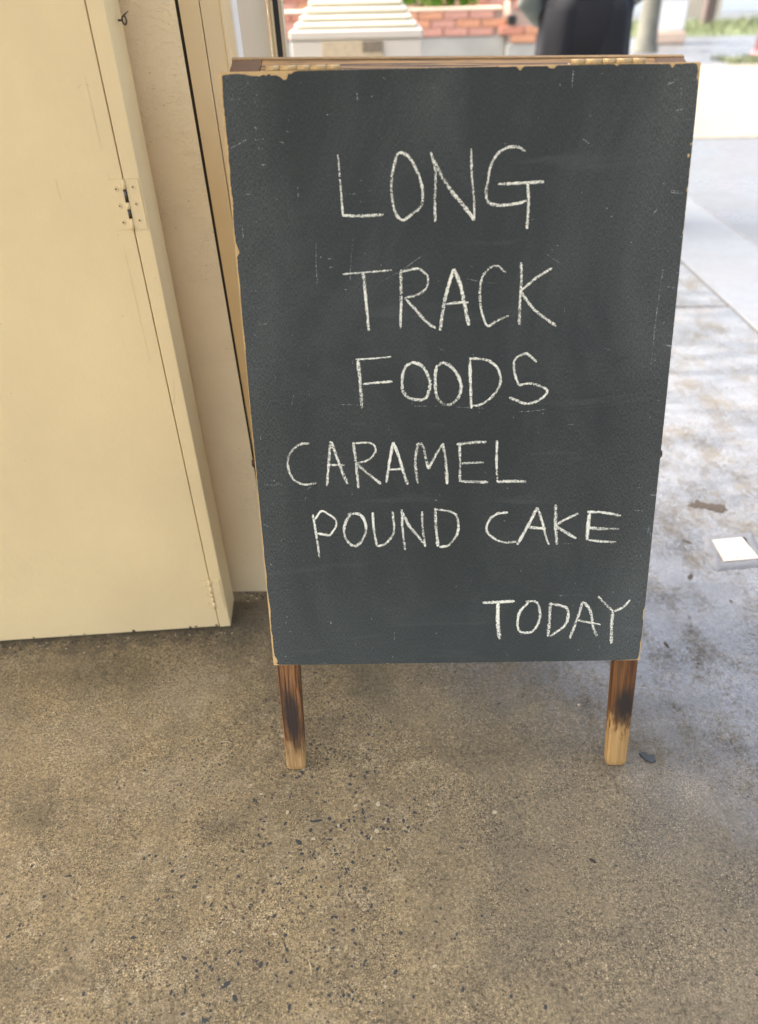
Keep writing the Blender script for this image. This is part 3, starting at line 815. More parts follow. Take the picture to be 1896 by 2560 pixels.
# old scratches and crumbs of chalk
SCR = [(31,19,36,12),(6,86,31,75),(39,77,50,76),(40,87,48,86),(99,16,102,13),(39,62,42,64),(83,54,84,57),(205,10,208,12),(264,24,269,22),(42,34,45,36),(70,80,75,81),(42,107,50,106),(442,7,442,27),(561,24,568,22),(502,34,509,38),(572,54,587,51),(459,84,471,92),(477,10,479,11),(518,21,522,17),(188,257,253,220),(160,194,153,251),(110,199,108,258),(112,220,116,221),(125,223,132,223),(126,234,131,233),(418,222,437,234),(175,128,169,126),(181,140,186,139),(312,252,350,259),(130,422,164,424),(235,426,318,430),(389,437,427,434),(235,417,235,425),(279,425,279,431),(10,542,33,543),(273,561,274,564),(267,570,270,571),(45,633,47,630),(71,553,82,545),(569,592,582,593),(591,617,600,643),(593,618,592,631),(462,734,467,733),(543,728,548,729),(590,567,599,568),(556,176,562,169),(595,203,599,204),(574,147,590,148),(578,149,593,150),(559,217,570,218),(577,245,573,380),(594,347,599,347),(19,836,25,837),(78,850,90,851),(89,809,92,811),(195,842,197,841)]
bm = bmesh.new(); uvl = bm.loops.layers.uv.new('UVMap')
rs = random.Random(11)
for x0, y0, x1, y1 in SCR:
    m = Vector(((x0+x1)/2, (y0+y1)/2)) + Vector((rs.uniform(-1, 1), rs.uniform(-1, 1)))*0.04*math.hypot(x1-x0, y1-y0)
    long = math.hypot(x1-x0, y1-y0)
    stroke(bm, uvl, [(x0, y0), tuple(m), (x1, y1)], 2.2 if long < 16 else 1.3, 0.1, 0.16, x0*1.3)
for i in range(150):
    x, y = rs.uniform(8, 590), rs.uniform(8, 840)
    if rs.random() < 0.35: x = rs.choice((rs.uniform(3, 30), rs.uniform(570, 597)))
    L = rs.choice((2, 3, 3, 5, 8, 14)); a = rs.choice((0.0, 1.57, rs.uniform(0, 3.1)))
    x1, y1 = min(597, max(3, x + L*math.cos(a))), min(850, max(3, y + L*math.sin(a)))
    stroke(bm, uvl, [(x, y), ((x+x1)/2, (y+y1)/2+0.2), (x1, y1)], rs.uniform(0.6, 1.6), 0.1, 0.15, i*0.7)
sc_o = obj('chalk_scratches', bm, M_faint, panel)
sc_o['kind'] = 'stuff'

# front legs: tapering feet with rounded lower ends
def frame_matrix(origin, xdir, zdown, ydir):
    return Matrix(((xdir.x, ydir.x, zdown.x, origin.x), (xdir.y, ydir.y, zdown.y, origin.y), (xdir.z, ydir.z, zdown.z, origin.z), (0, 0, 0, 1)))
def leg_bm(w, th, L, taper=0.16, end=0.010):
    bm = bmesh.new()
    rows = []
    prof = [(0, 1, 1), (L*0.78, 1, 1), (L*0.90, 1-taper*0.45, 1), (L-end, 1-taper, 0.97), (L-end*0.35, (1-taper)*0.93, 0.86), (L, (1-taper)*0.80, 0.66)]
    for z, k1, k2 in prof:
        a, b = w/2*k1, th/2*k2
        c = min(0.0022, a*0.3)
        ring = [(-a+c, -b), (a-c, -b), (a, -b+c), (a, b-c), (a-c, b), (-a+c, b), (-a, b-c), (-a, -b+c)]
        rows.append([bm.verts.new((x, y, z)) for x, y in ring])
    for r0, r1 in zip(rows, rows[1:]):
        for i in range(8):
            j = (i+1) % 8
            bm.faces.new((r0[i], r1[i], r1[j], r0[j]))
    f0 = bm.faces.new(rows[0]); bm.faces.new(rows[-1][::-1])
    f0.material_index = 1
    bmesh.ops.recalc_face_normals(bm, faces=bm.faces)
    return bm
FT = 0.022   # front leg thickness
Ybk = -BN
def front_leg(xc, bot, mat, w):
    o = P(xc, 0, -4.3 - FT*500)
    # local x = board right, y = away from viewer, z = down
    L = bot/1000
    return obj('leg', leg_bm(w, FT, L), [mat, M_end], sign, frame_matrix(o, BN.cross(BV).normalized(), BV, BN))
front_leg(22.3, 1068.6, M_legL, 0.0385)
front_leg(580.0, 1068.4, M_legR, 0.0395)
def bar(name, a, b, w, th, xd, mat, bev=0.001):
    """a bar from a to b, grain along it"""
    a, b = Vector(a), Vector(b)
    zd = (b-a).normalized(); yd = zd.cross(xd).normalized(); xd = yd.cross(zd).normalized()
    L = (b-a).length
    return obj(name, B(-w/2, w/2, -th/2, th/2, 0, L, bev, 2), mat, sign, frame_matrix(a, xd, zd, yd))
dmid = -4.3 - FT*500
bar('rail', P(43, 26, dmid), P(555, 26, dmid), 0.045, FT*0.9, BV, M_rail)
bar('rail', P(43, 800, dmid), P(555, 800, dmid), 0.045, FT*0.9, BV, M_rail)
# rear frame, hinged at the top and swung away from the viewer
RT = 0.037
RN = Vector((0.004, 0.9636, 0.2672)).normalized()        # outward
RV = Vector((0.0, 0.2672, -0.9636)).normalized()         # down the rear frame
def Rp(x, y, d):   # x, y along the frame in metres, d outward
    return Vector((x, 0.3085, 1.0212 - 0.004*(x+0.01)/0.3)) + RV*y + RN*d
for xc, mat in ((-0.2855, M_rail), (0.2645, M_rail)):
    o = Rp(xc, 0, RT/2)
    Lr = 1.069 if xc < 0 else 1.061
    obj('leg', leg_bm(0.038, RT, Lr), [mat, M_end], sign, frame_matrix(o, (-RN).cross(RV).normalized(), RV, -RN))
bar('rail', Rp(-0.2663, 0.022, RT/2), Rp(0.2453, 0.022, RT/2), 0.043, RT, RV, M_rail)
bar('rail', Rp(-0.2663, 0.80, RT/2), Rp(0.2453, 0.80, RT/2), 0.045, RT*0.8, RV, M_rail)
bm = bmesh.new()
q = [Rp(x, y, d) for d in (RT + 0.0004, RT + 0.0068) for x, y in ((-0.306, -0.001), (0.285, -0.001), (0.285, 0.853), (-0.306, 0.853))]
vs = [bm.verts.new(p) for p in q]
for f in ((0,1,2,3),(7,6,5,4),(0,4,5,1),(1,5,6,2),(2,6,7,3),(3,7,4,0)): bm.faces.new([vs[i] for i in f])
obj('rear_panel', bm, plain('aged_ply_edge', (0.34, 0.21, 0.085), 0.75, 0.35, 90), sign, label='plain plywood back panel of the chalkboard')
# brass hinges along the top
def top_hinge(x0, x1):
    ax = lambda x: P(x, 0.5, -4.3 - FT*1000) + Vector((0, 0.0, 0.0068))
    n = 5
    cuts = [0, 0.185, 0.415, 0.595, 0.815, 1.0] if x0 < 300 else [0, 0.19, 0.42, 0.60, 0.82, 1.0]
    bm = bmesh.new()
    vs = [bm.verts.new(ax(x) + Vector((0, dy, -0.0064 + 0.30*max(0, dy)))) for x, dy in ((x0, -0.004), (x1, -0.004), (x1, 0.014), (x0, 0.014))]
    r = bmesh.ops.extrude_face_region(bm, geom=[bm.faces.new(vs)])
    for v in r['geom']:
        if isinstance(v, bmesh.types.BMVert): v.co.z += 0.0012
    bmesh.ops.recalc_face_normals(bm, faces=bm.faces)
    h = obj('hinge', bm, M_brass, sign)
    for a, b in zip(cuts, cuts[1:]):
        bm = bmesh.new()
        cyl(bm, ax(x0 + (x1-x0)*a + 0.4), ax(x0 + (x1-x0)*b - 0.4), 0.0042, n=16)
        obj('knuckle', bm, M_brass, h)
top_hinge(56, 151)
top_hinge(443, 538)
# stay bolts on both sides of the frame
for xs, yb in ((-1.2, 512), (600.8, 508)):
    s = -1 if xs < 0 else 1
    bm = bmesh.new()
    c = P(xs if s < 0 else xs, yb, -17)
    ax = BU*s
    cyl(bm, c, c + ax*0.0022, 0.0100, 0.0100, n=18)
    cyl(bm, c + ax*0.0022, c + ax*0.0060, 0.0085, 0.0050, n=18)
    obj('stay_bolt', bm, M_bronze, sign)

# ------------------------------------------------------------------ on the floor
def G_tile():
    c = [Vector((0.6736, 0.631, 0)), Vector((0.7503, 0.6395, 0)), Vector((0.7591, 0.5564, 0)), Vector((0.6711, 0.5468, 0))]
    ctr = sum(c, Vector())/4
    t = thing('marker_tile', (ctr.x, ctr.y, 0), 'square white tile set in a rough mortar collar on wet concrete', 'tile')
    bm = bmesh.new()
    lo = [bm.verts.new(p + Vector((0, 0, 0.001))) for p in c]
    hi = [bm.verts.new(p + Vector((0, 0, 0.0075))) for p in c]
    for i in range(4): bm.faces.new((lo[i], hi[i], hi[(i+1)%4], lo[(i+1)%4])[::-1])
    f = bm.faces.new(hi[::-1])
    bmesh.ops.recalc_face_normals(bm, faces=bm.faces)
    bmesh.ops.bevel(bm, geom=list(bm.edges), offset=0.0008, segments=2, affect='EDGES')
    obj('tile_face', bm, M_tile, t)
    bm = bmesh.new()
    N = 46
    rings = []
    for k_, (sc, z) in enumerate(((1.0, 0.005), (1.16, 0.0065), (1.36, 0.0045), (1.48, 0.0002))):
        row = []
        for i in range(N):
            a = i*2*math.pi/N
            dx, dy = math.cos(a), math.sin(a)
            m = 0.0425/max(abs(dx), abs(dy))           # square profile
            m = m*(1 - 0.12*k_/3) + (0.052*0.12*k_/3)
            jit = 1 + (0.0 if k_ == 0 else 0.20)*mnoise.noise(Vector((dx*2.2, dy*2.2, 1.0))) + (0 if k_ == 0 else 0.05*mnoise.noise(Vector((dx*9, dy*9, 4.0))))
            px, py = dx*m*sc*jit, dy*m*sc*jit
            row.append(bm.verts.new((ctr.x + px + py*0.10, ctr.y + py + px*0.11, z + 0.0015*mnoise.noise(Vector((px*90, py*90, k_))))))
        rings.append(row)
    for r0, r1 in zip(rings, rings[1:]):
        for i in range(N):
            f = bm.faces.new((r0[i], r1[i], r1[(i+1)%N], r0[(i+1)%N])); f.smooth = True
    obj('mortar_collar', bm, M_collar, t)
    bm = bmesh.new()
    bm.faces.new([bm.verts.new(Vector((0.7078 + 0.002*math.cos(a), 0.561 + 0.002*math.sin(a), 0.0078))) for a in [j*math.pi/4 for j in range(8)]])
    obj('chip', bm, M_dirt, t)
G_tile()

rp = random.Random(23)
def pebble(bm, x, y, r, mi, h=0.0006, elong=1.0, rot=None):
    n = rp.choice((6, 7, 8))
    rot = rp.uniform(0, 6.28) if rot is None else rot
    ring = []
    for i in range(n):
        a = i*2*math.pi/n
        rr = r*rp.uniform(0.65, 1.15)
        px, py = rr*math.cos(a)*elong, rr*math.sin(a)/elong
        ring.append(bm.verts.new((x + px*math.cos(rot) - py*math.sin(rot), y + px*math.sin(rot) + py*math.cos(rot), 0.0002)))
    c = bm.verts.new((x, y, 0.0002 + h))
    for i in range(n):
        f = bm.faces.new((ring[i], ring[(i+1)%n], c)); f.material_index = mi; f.smooth = True
bm = bmesh.new()
count = 0
for _ in range(30000):
    x, y = rp.uniform(-0.72, 0.75), rp.uniform(-0.46, 0.62)
    d = 0.0
    # clusters of stone that the wear has laid bare
    for cx, cy, sx, sy, k_ in ((-0.22, -0.12, 0.11, 0.12, 1.6), (-0.30, -0.33, 0.18, 0.10, 1.5), (-0.24, 0.10, 0.07, 0.13, 0.55), (-0.45, -0.20, 0.18, 0.12, 0.25), (-0.12, -0.30, 0.10, 0.10, 0.30), (-0.60, -0.30, 0.10, 0.14, 0.3)):
        d += k_*math.exp(-((x-cx)/sx)**2 - ((y-cy)/sy)**2)
    d *= 0.25 + 1.5*max(0, mnoise.noise(Vector((x*16, y*16, 2.2))) + 0.30)
    d += 0.045*(1.0 if x < 0.15 else 0.35)
    if rp.random() > d: continue
    r = 0.0005 + 0.0030*rp.random()**4.2
    mi = 0 if rp.random() < 0.74 else (1 if rp.random() < 0.86 else 2)
    pebble(bm, x, y, r, mi, 0.0004, rp.uniform(1.0, 1.5))
    count += 1
for x, y, r, e in ((-0.262, -0.128, 0.0055, 1.3), (-0.245, -0.108, 0.0042, 1.2), (-0.2365, -0.092, 0.005, 1.9), (-0.215, -0.088, 0.0036, 1.2), (-0.345, -0.335, 0.0055, 1.5), (-0.33, -0.352, 0.0045, 1.2), (-0.30, -0.31, 0.004, 1.3), (-0.41, -0.30, 0.0035, 1.7)):
    pebble(bm, x, y, r, 0, 0.0005, e)
for px, py, r in ((-0.3225, 0.168, 0.0045), (-0.31, 0.078, 0.004), (-0.355, 0.15, 0.002), (-0.2, -0.10, 0.003), (-0.2855, -0.075, 0.004), (-0.135, -0.062, 0.0045), (-0.137, -0.11, 0.0042), (0.058, -0.08, 0.004), (0.245, 0.14, 0.0035)):
    pebble(bm, px, py, r, 2, 0.0006)
for px, py, r, e in ((0.6155, 0.634, 0.011, 1.6), (0.5795, 0.503, 0.010, 1.5), (0.4582, 0.293, 0.0075, 1.5), (0.505, 0.24, 0.003, 1.2), (0.64, 0.42, 0.005, 1.2), (0.20, -0.165, 0.005, 1.5), (0.09, -0.21, 0.003, 1.4)):
    pebble(bm, px, py, r, 3, 0.0003, e)
po = obj('pebbles', bm, [M_stoneA, M_stoneB, M_stoneC, M_dirt])
tag(po, kind='stuff')

rd = random.Random(77)
bm = bmesh.new()
def crumb(x, y, r):
    n = 6; rot = rd.uniform(0, 6.28)
    ring = [bm.verts.new((x + r*rd.uniform(0.6, 1.2)*math.cos(rot + i*6.283/n), y + r*rd.uniform(0.5, 1.1)*math.sin(rot + i*6.283/n), 0.0002)) for i in range(n)]
    c = bm.verts.new((x, y, r*0.7))
    mi = rd.choice((0, 0, 1, 1, 2))
    for i in range(n):
        f = bm.faces.new((ring[i], ring[(i+1) % n], c)); f.material_index = mi
for i in range(420):
    u = rd.uniform(0, 1)
    x = -0.93 + 0.49*u; y = 0.322 + 0.0365*u - 0.004 - abs(rd.gauss(0, 0.018))
    crumb(x, y, rd.choice((0.0006, 0.0008, 0.0012, 0.0018, 0.0026)))
for i in range(120):
    crumb(rd.uniform(-0.44, -0.31), 0.474 - abs(rd.gauss(0, 0.012)), rd.choice((0.0007, 0.001, 0.0016, 0.003)))
go = obj('grit', bm, [M_dirt, M_stoneA, M_stoneC])
tag(go, kind='stuff')

# brown leaf-like stain of mud near the tile and a dark flake by the right foot
def flake(name, cx, cy, pts, z, mat, label, cat):
    bm = bmesh.new()
    top = [bm.verts.new((cx+x, cy+y, z + 0.0006*mnoise.noise(Vector((x*90, y*90, 0))))) for x, y in pts]
    bot = [bm.verts.new((cx+x*1.04, cy+y*1.04, 0.0001)) for x, y in pts]
    bm.faces.new(top)
    n = len(pts)
    for i in range(n): bm.faces.new((bot[i], bot[(i+1)%n], top[(i+1)%n], top[i]))
    bmesh.ops.recalc_face_normals(bm, faces=bm.faces)
    return tag(obj(name, bm, mat), label, cat)
flake('mud_clod', 0.7186, 0.7793, [(-0.050,0.006),(-0.041,0.009),(-0.036,0.020),(-0.028,0.013),(-0.022,0.027),(-0.014,0.030),(-0.012,0.019),(-0.002,0.015),(0.004,0.009),(0.017,0.012),(0.022,0.005),(0.034,0.008),(0.044,0.001),(0.041,-0.010),(0.045,-0.018),(0.033,-0.022),(0.028,-0.031),(0.018,-0.024),(0.012,-0.027),(0.006,-0.014),(-0.003,-0.016),(-0.009,-0.004),(-0.017,-0.010),(-0.024,-0.002),(-0.033,-0.008),(-0.039,-0.001)], 0.0018, M_dirt, 'flat brown smear of mud on the wet concrete beyond the tile', 'mud')
flake('stone_flake', 0.3392, 0.0213, [(-0.012,0.008),(-0.004,0.010),(0.002,0.003),(0.012,0.004),(0.012,-0.008),(0.004,-0.012),(-0.006,-0.005)], 0.003, M_stoneA, 'small dark grey stone flake beside the right leg of the sign', 'stone')
def straw(a, b, label):
    bm = bmesh.new()
    a, b = Vector(a), Vector(b); m = (a+b)/2 + Vector((0.0015, 0.001, 0.0018))
    cyl(bm, a, m, 0.0005, 0.0007, 6); cyl(bm, m, b, 0.0007, 0.0004, 6)
    tag(obj('straw', bm, M_straw), label, 'straw', 'dry straws on the floor')
straw((-0.421, 0.066, 0.0008), (-0.401, 0.064, 0.0008), 'short pale straw on the floor left of the sign, below the door')
straw((-0.234, -0.304, 0.0008), (-0.228, -0.325, 0.0008), 'short yellow straw on the floor nearest the viewer')
# hairline crack
bm = bmesh.new()
CR = [(-0.128, -0.040), (-0.1253, -0.0582), (-0.131, -0.090), (-0.126, -0.120), (-0.1168, -0.169), (-0.121, -0.195), (-0.1115, -0.2186), (-0.117, -0.252), (-0.1241, -0.2811), (-0.136, -0.300), (-0.1329, -0.3333), (-0.122, -0.352), (-0.125, -0.3722), (-0.119, -0.40), (-0.13, -0.45)]
pts = []
for a, b in zip(CR, CR[1:]):
    for i in range(7):
        t = i/7
        pts.append((a[0]+(b[0]-a[0])*t + 0.0016*mnoise.noise(Vector((a[0]*50+t*3, a[1]*80, 1))), a[1]+(b[1]-a[1])*t))
prev = None
for i, (x, y) in enumerate(pts):
    w = max(0.00012, 0.0011*(mnoise.noise(Vector((i*0.16, 0, 5))) + 0.22))
    a, b = bm.verts.new((x-w/2, y, 0.0003)), bm.verts.new((x+w/2, y, 0.0003))
    if prev: bm.faces.new((prev[0], a, b, prev[1])[::-1])
    prev = (a, b)
obj('crack', bm, M_dirt, floor)

for o in list(bpy.data.objects):        # everything lying on the floor goes down to the floor's own level
    if o.name.split('.')[0] in ('pebbles', 'grit', 'marker_tile', 'mud_clod', 'stone_flake', 'straw', 'crack'):
        o.location.z -= 0.0048

# ------------------------------------------------------------------ beyond the doorway
ped = thing('stone_pedestal', (-0.21, 3.29, 0), 'pale square stone column pedestal with stepped base and a weathered notice', 'pedestal')
PX, PY = -0.2091, 3.289
def tier(name, hx, hy, z0, z1, mat, bev=0.006, parent=ped):
    return obj(name, B(PX-hx, PX+hx, PY-hy, PY+hy, z0, z1, bev, 3), mat, parent)
tier('plinth', 0.284, 0.284, 0.0, 0.9125, M_plinth)
tier('cap_slab', 0.289, 0.289, 0.9145, 0.951, M_plinth, 0.008)
tier('base_step', 0.266, 0.266, 0.952, 0.9775, M_plinth2, 0.0125)
tier('base_step', 0.245, 0.245, 0.9785, 1.0020, M_plinth2, 0.0125)
tier('base_step', 0.226, 0.226, 1.003, 1.030, M_plinth2, 0.0125)
tier('base_step', 0.205, 0.205, 1.031, 1.056, M_plinth2, 0.0125)
bm = bmesh.new(); cyl(bm, (PX, PY, 1.057), (PX, PY, 2.7), 0.185, 0.165, 32)
obj('column_shaft', bm, M_plinth2, ped)
nt = obj('notice', B(-0.357, -0.094, 2.996, 3.0045, 0.80, 0.911, 0.001), M_plaque, ped)
obj('notice_panel', B(-0.182, -0.097, 2.9935, 2.9955, 0.868, 0.910, 0.0005), M_plaqued, nt)

planter = thing('brick_planter', (0.45, 7.3, 0), 'low red brick planter wall on a grey cement base behind the pedestal', 'planter')
obj('cement_base', B(-1.2, 1.02, 7.0, 7.7, 0, 0.712, 0.01), M_cement, planter)
obj('cement_base', B(1.025, 1.55, 6.93, 7.7, 0, 0.655, 0.01), M_cement, planter)
obj('mortar_core', B(-1.2, 0.985, 7.012, 7.2, 0.713, 0.897), M_mortar, planter)
obj('mortar_core', B(1.03, 1.55, 6.945, 7.3, 0.656, 1.26), M_mortar, planter)
bk = [B(-0.105, 0.105, -0.02, 0.05, -0.029, 0.029, 0.004) for _ in range(1)]
proto = bpy.data.meshes.new('brick'); bk[0].to_mesh(proto); bk[0].free()
brick_me = []
for m in M_brick:
    me = proto.copy(); me.materials.clear(); me.materials.append(m); brick_me.append(me)
rb = random.Random(3)
def course(x0, x1, z, y, off):
    x = x0 + off
    while x + 0.105 <= x1:
        me = rb.choice(brick_me)
        linked('brick', me, planter, Matrix.Translation((x + 0.108, y + rb.uniform(-0.003, 0.003), z)))
        x += 0.222
for i, z in enumerate((0.745, 0.807, 0.869)):
    course(-1.2, 0.93, z, 7.008, 0.0 if i % 2 else -0.11)
for i in range(9):
    z = 0.688 + i*0.062
    for x in (1.138, 1.36):
        if 2 <= i <= 2 and x < 1.2: continue
        xx = x - 0.11*(i % 2) + 0.03
        if i in (2,) or (xx < 1.13 and i == 3): continue
        linked('brick', rb.choice(brick_me), planter, Matrix.Translation((xx, 6.941, z)))
obj('vent', B(1.015, 1.085, 6.915, 6.945, 0.795, 0.86, 0.004), M_black, planter)
obj('coping', B(-1.2, 0.98, 6.985, 7.25, 0.899, 0.925, 0.006), M_peach, planter)
# taller garden wall behind
gw = thing('garden_wall', (1.6, 8.8, 0), 'taller red brick garden wall rising behind the planter', 'wall')
obj('mortar_core', B(-1.5, 1.75, 8.62, 8.8, 0, 1.5), M_mortar, gw)
for i in range(8):
    z = 1.03 - 0.31 + i*0.068
    x = -1.4 + (0.11 if i % 2 else 0)
    while x < 1.6:
        linked('brick', rb.choice(brick_me), gw, Matrix.Translation((x, 8.615 + rb.uniform(-0.003, 0.003), z)))
        x += 0.222
def shrub(name, cx, cy, z, rx, rz, n, label, seed):
    r = random.Random(seed)
    t = thing(name, (cx, cy, z), label, 'plant')
    bm = bmesh.new()
    for i in range(n):
        a, b = r.uniform(0, 6.28), r.uniform(-0.9, 1)
        q = r.random()**0.4
        p = Vector((cx + rx*q*math.cos(a)*math.sqrt(1-b*b*0.8), cy + rx*0.6*q*math.sin(a), z + rz*(0.5 + 0.5*b*q)))
        d = Vector((r.uniform(-1, 1), r.uniform(-1, 0.4), r.uniform(-0.5, 0.7))).normalized()
        s = d.cross(Vector((0, 0, 1))).normalized()
        L, W = r.uniform(0.07, 0.13), r.uniform(0.018, 0.032)
        up = s.cross(d)*0.012
        vs = [bm.verts.new(p), bm.verts.new(p + d*L*0.5 + s*W - up), bm.verts.new(p + d*L), bm.verts.new(p + d*L*0.5 - s*W - up)]
        bm.faces.new((vs[0], vs[1], vs[2])); bm.faces.new((vs[0], vs[2], vs[3]))
    f = obj('foliage', bm, M_leaf, t); f['kind'] = 'stuff'
    bm = bmesh.new()
    for i in range(5):
        a = i*1.26
        cyl(bm, (cx, cy, z - 0.02), (cx + rx*0.5*math.cos(a), cy + rx*0.3*math.sin(a), z + rz*0.7), 0.008, 0.003, 6)
    obj('stem', bm, M_bark, t)
shrub('leafy_shrub', 0.27, 7.34, 0.91, 0.33, 0.42, 1100, 'bright lime green shrub growing in the brick planter beside the pedestal', 5)
shrub('leafy_shrub', 0.66, 7.44, 0.92, 0.15, 0.24, 320, 'smaller yellow-green shrub at the right end of the brick planter', 9)

# person in loose black trousers, seen from behind
per = thing('person', (0.91, 3.62, 0), 'person in loose black trousers and grey-green jacket standing beyond the board', 'person')
def skin(name, verts, edges, radii, mat, parent, root=0, sub=1):
    me = bpy.data.meshes.new(name)
    me.from_pydata(verts, edges, [])
    o = bpy.data.objects.new(name, me)
    col.objects.link(o)
    o.modifiers.new('skin', 'SKIN')
    sv = me.skin_vertices[0].data
    for i, r in enumerate(radii):
        sv[i].radius = r if isinstance(r, tuple) else (r, r)
        sv[i].use_root = (i == root)
    if sub:
        s = o.modifiers.new('sub', 'SUBSURF'); s.levels = sub; s.render_levels = sub
    me.materials.append(mat)
    attach(o, parent)
    for p in me.polygons: p.use_smooth = True
    return o
X0, Y0 = 0.912, 3.62
# body: pelvis, spine, neck, head, arms
bv = [(X0, Y0, 0.98), (X0, Y0, 1.15), (X0, Y0-0.01, 1.32), (X0, Y0, 1.42), (X0, Y0+0.02, 1.50), (X0, Y0+0.035, 1.585), (X0, Y0+0.04, 1.66), (X0, Y0+0.035, 1.72)]
be = [(i, i+1) for i in range(7)]
br = [(0.15, 0.10), (0.13, 0.09), (0.15, 0.10), (0.10, 0.07), (0.052, 0.052), (0.072, 0.082), (0.078, 0.09), (0.05, 0.06)]
armL = [(X0-0.19, Y0, 1.36), (X0-0.245, Y0-0.01, 1.19), (X0-0.272, Y0-0.01, 1.02), (X0-0.20, Y0+0.12, 0.97), (X0-0.11, Y0+0.22, 0.94)]
armR = [(X0+0.19, Y0, 1.36), (X0+0.225, Y0-0.01, 1.19), (X0+0.225, Y0, 1.06), (X0+0.17, Y0+0.13, 1.0), (X0+0.10, Y0+0.22, 0.96)]
for arm in (armL, armR):
    b0 = len(bv); bv += arm; br += [0.055, 0.048, 0.042, 0.036, 0.028]
    be += [(3, b0)] + [(b0+i, b0+i+1) for i in range(4)]
skin('body', bv, be, br, M_skin, per, 0, 2)
# hands: five fingers each, folded in front
for s, w in ((-1, armL[-1]), (1, armR[-1])):
    w = Vector(w); f = Vector((-s*0.55, 0.8, -0.1)).normalized(); side_ = Vector((0, 0.1, -1)).normalized()
    hv = [tuple(w), tuple(w + f*0.045), tuple(w + f*0.085)]; he = [(0, 1), (1, 2)]; hr = [(0.024, 0.018), (0.036, 0.016), (0.036, 0.014)]
    for k_, ln in enumerate((0.068, 0.078, 0.073, 0.058)):
        o_ = side_*(-0.027 + 0.018*k_); b0 = len(hv)
        hv += [tuple(w + f*0.088 + o_), tuple(w + f*(0.088+ln*0.5) + o_ + Vector((-s*0.01, -0.004, 0))), tuple(w + f*(0.088+ln*0.85) + o_ + Vector((-s*0.028, -0.012, 0)))]
        he += [(2, b0), (b0, b0+1), (b0+1, b0+2)]; hr += [0.009, 0.0085, 0.0075]
    b0 = len(hv)
    hv += [tuple(w + f*0.04 - side_*0.036), tuple(w + f*0.075 - side_*0.05)]; he += [(1, b0), (b0, b0+1)]; hr += [0.011, 0.009]
    skin('hand', hv, he, hr, M_skin, per, 0, 1)
# jacket
def loft(name, rings, mat, parent, closed_top=False, closed_bot=False, smooth=True):
    bm = bmesh.new()
    rows = [[bm.verts.new(p) for p in r] for r in rings]
    n = len(rows[0])
    for a, b in zip(rows, rows[1:]):
        for i in range(n):
            f = bm.faces.new((a[i], a[(i+1)%n], b[(i+1)%n], b[i])); f.smooth = smooth
    if closed_bot: bm.faces.new(rows[0][::-1])
    if closed_top: bm.faces.new(rows[-1])
    bmesh.ops.recalc_face_normals(bm, faces=bm.faces)
    return obj(name, bm, mat, parent)
def ell(cx, cy, z, rx, ry, n=32, fold=0.0, fr=9, ph=0.0):
    return [Vector((cx + rx*(1+fold*math.sin(fr*a+ph)+0.6*fold*math.sin(fr*1.7*a+2*ph))*math.cos(a), cy + ry*(1+fold*math.sin(fr*a+ph))*math.sin(a), z)) for a in [i*2*math.pi/n for i in range(n)]]
loft('jacket', [ell(X0, Y0, 1.045, 0.222, 0.165), ell(X0, Y0, 1.12, 0.205, 0.15), ell(X0, Y0, 1.22, 0.19, 0.135), ell(X0, Y0, 1.34, 0.20, 0.135), ell(X0, Y0, 1.41, 0.165, 0.115), ell(X0, Y0+0.01, 1.455, 0.085, 0.08), ell(X0, Y0+0.015, 1.485, 0.062, 0.066)], M_jacket, per)
for arm in (armL, armR):
    a = [Vector((X0 + (arm[0][0]-X0)*0.62, Y0, 1.40))] + [Vector(q) for q in arm]
    rings = []
    rr = (0.075, 0.078, 0.070, 0.068, 0.062, 0.052)
    for i, p in enumerate(a):
        d = (a[min(i+1, 5)] - a[max(i-1, 0)]).normalized(); q = d.to_track_quat('Z', 'Y')
        rings.append([p + q @ Vector((rr[i]*math.cos(t*2*math.pi/16), rr[i]*math.sin(t*2*math.pi/16), 0)) for t in range(16)])
    loft('sleeve', rings, M_jacket, per, True, True)
# trousers: one wide garment with soft folds, two legs
for s in (-1, 1):
    rings = []
    for z, rx, ry, cx, fo in ((0.07, 0.120, 0.125, 0.112, 0.07), (0.25, 0.120, 0.125, 0.112, 0.07), (0.45, 0.122, 0.125, 0.112, 0.06), (0.65, 0.124, 0.128, 0.110, 0.05), (0.80, 0.126, 0.135, 0.106, 0.04), (0.90, 0.126, 0.142, 0.100, 0.03), (0.98, 0.122, 0.145, 0.098, 0.02), (1.06, 0.105, 0.135, 0.088, 0.015)):
        rings.append(ell(X0 + s*cx, Y0 - 0.01, z, rx, ry, 48, fo, 7, s*0.8 + z*2.2))
    loft('trouser_leg', rings, M_trouser, per, True, True)
loft('trouser_seat', [ell(X0, Y0-0.01, z, rx, ry, 48, 0.014, 6, z*3) for z, rx, ry in ((0.74, 0.14, 0.10), (0.80, 0.195, 0.135), (0.90, 0.226, 0.15), (1.0, 0.230, 0.152), (1.08, 0.205, 0.14))], M_trouser, per, True, True)
for s in (-1, 1):
    rings = [ell(X0 + s*0.112, Y0 + 0.05, z, rx, ry, 20) for z, rx, ry in ((0.0, 0.048, 0.135), (0.025, 0.050, 0.140), (0.055, 0.045, 0.115), (0.085, 0.040, 0.065))]
    loft('shoe', rings, M_shoe, per, True, True)
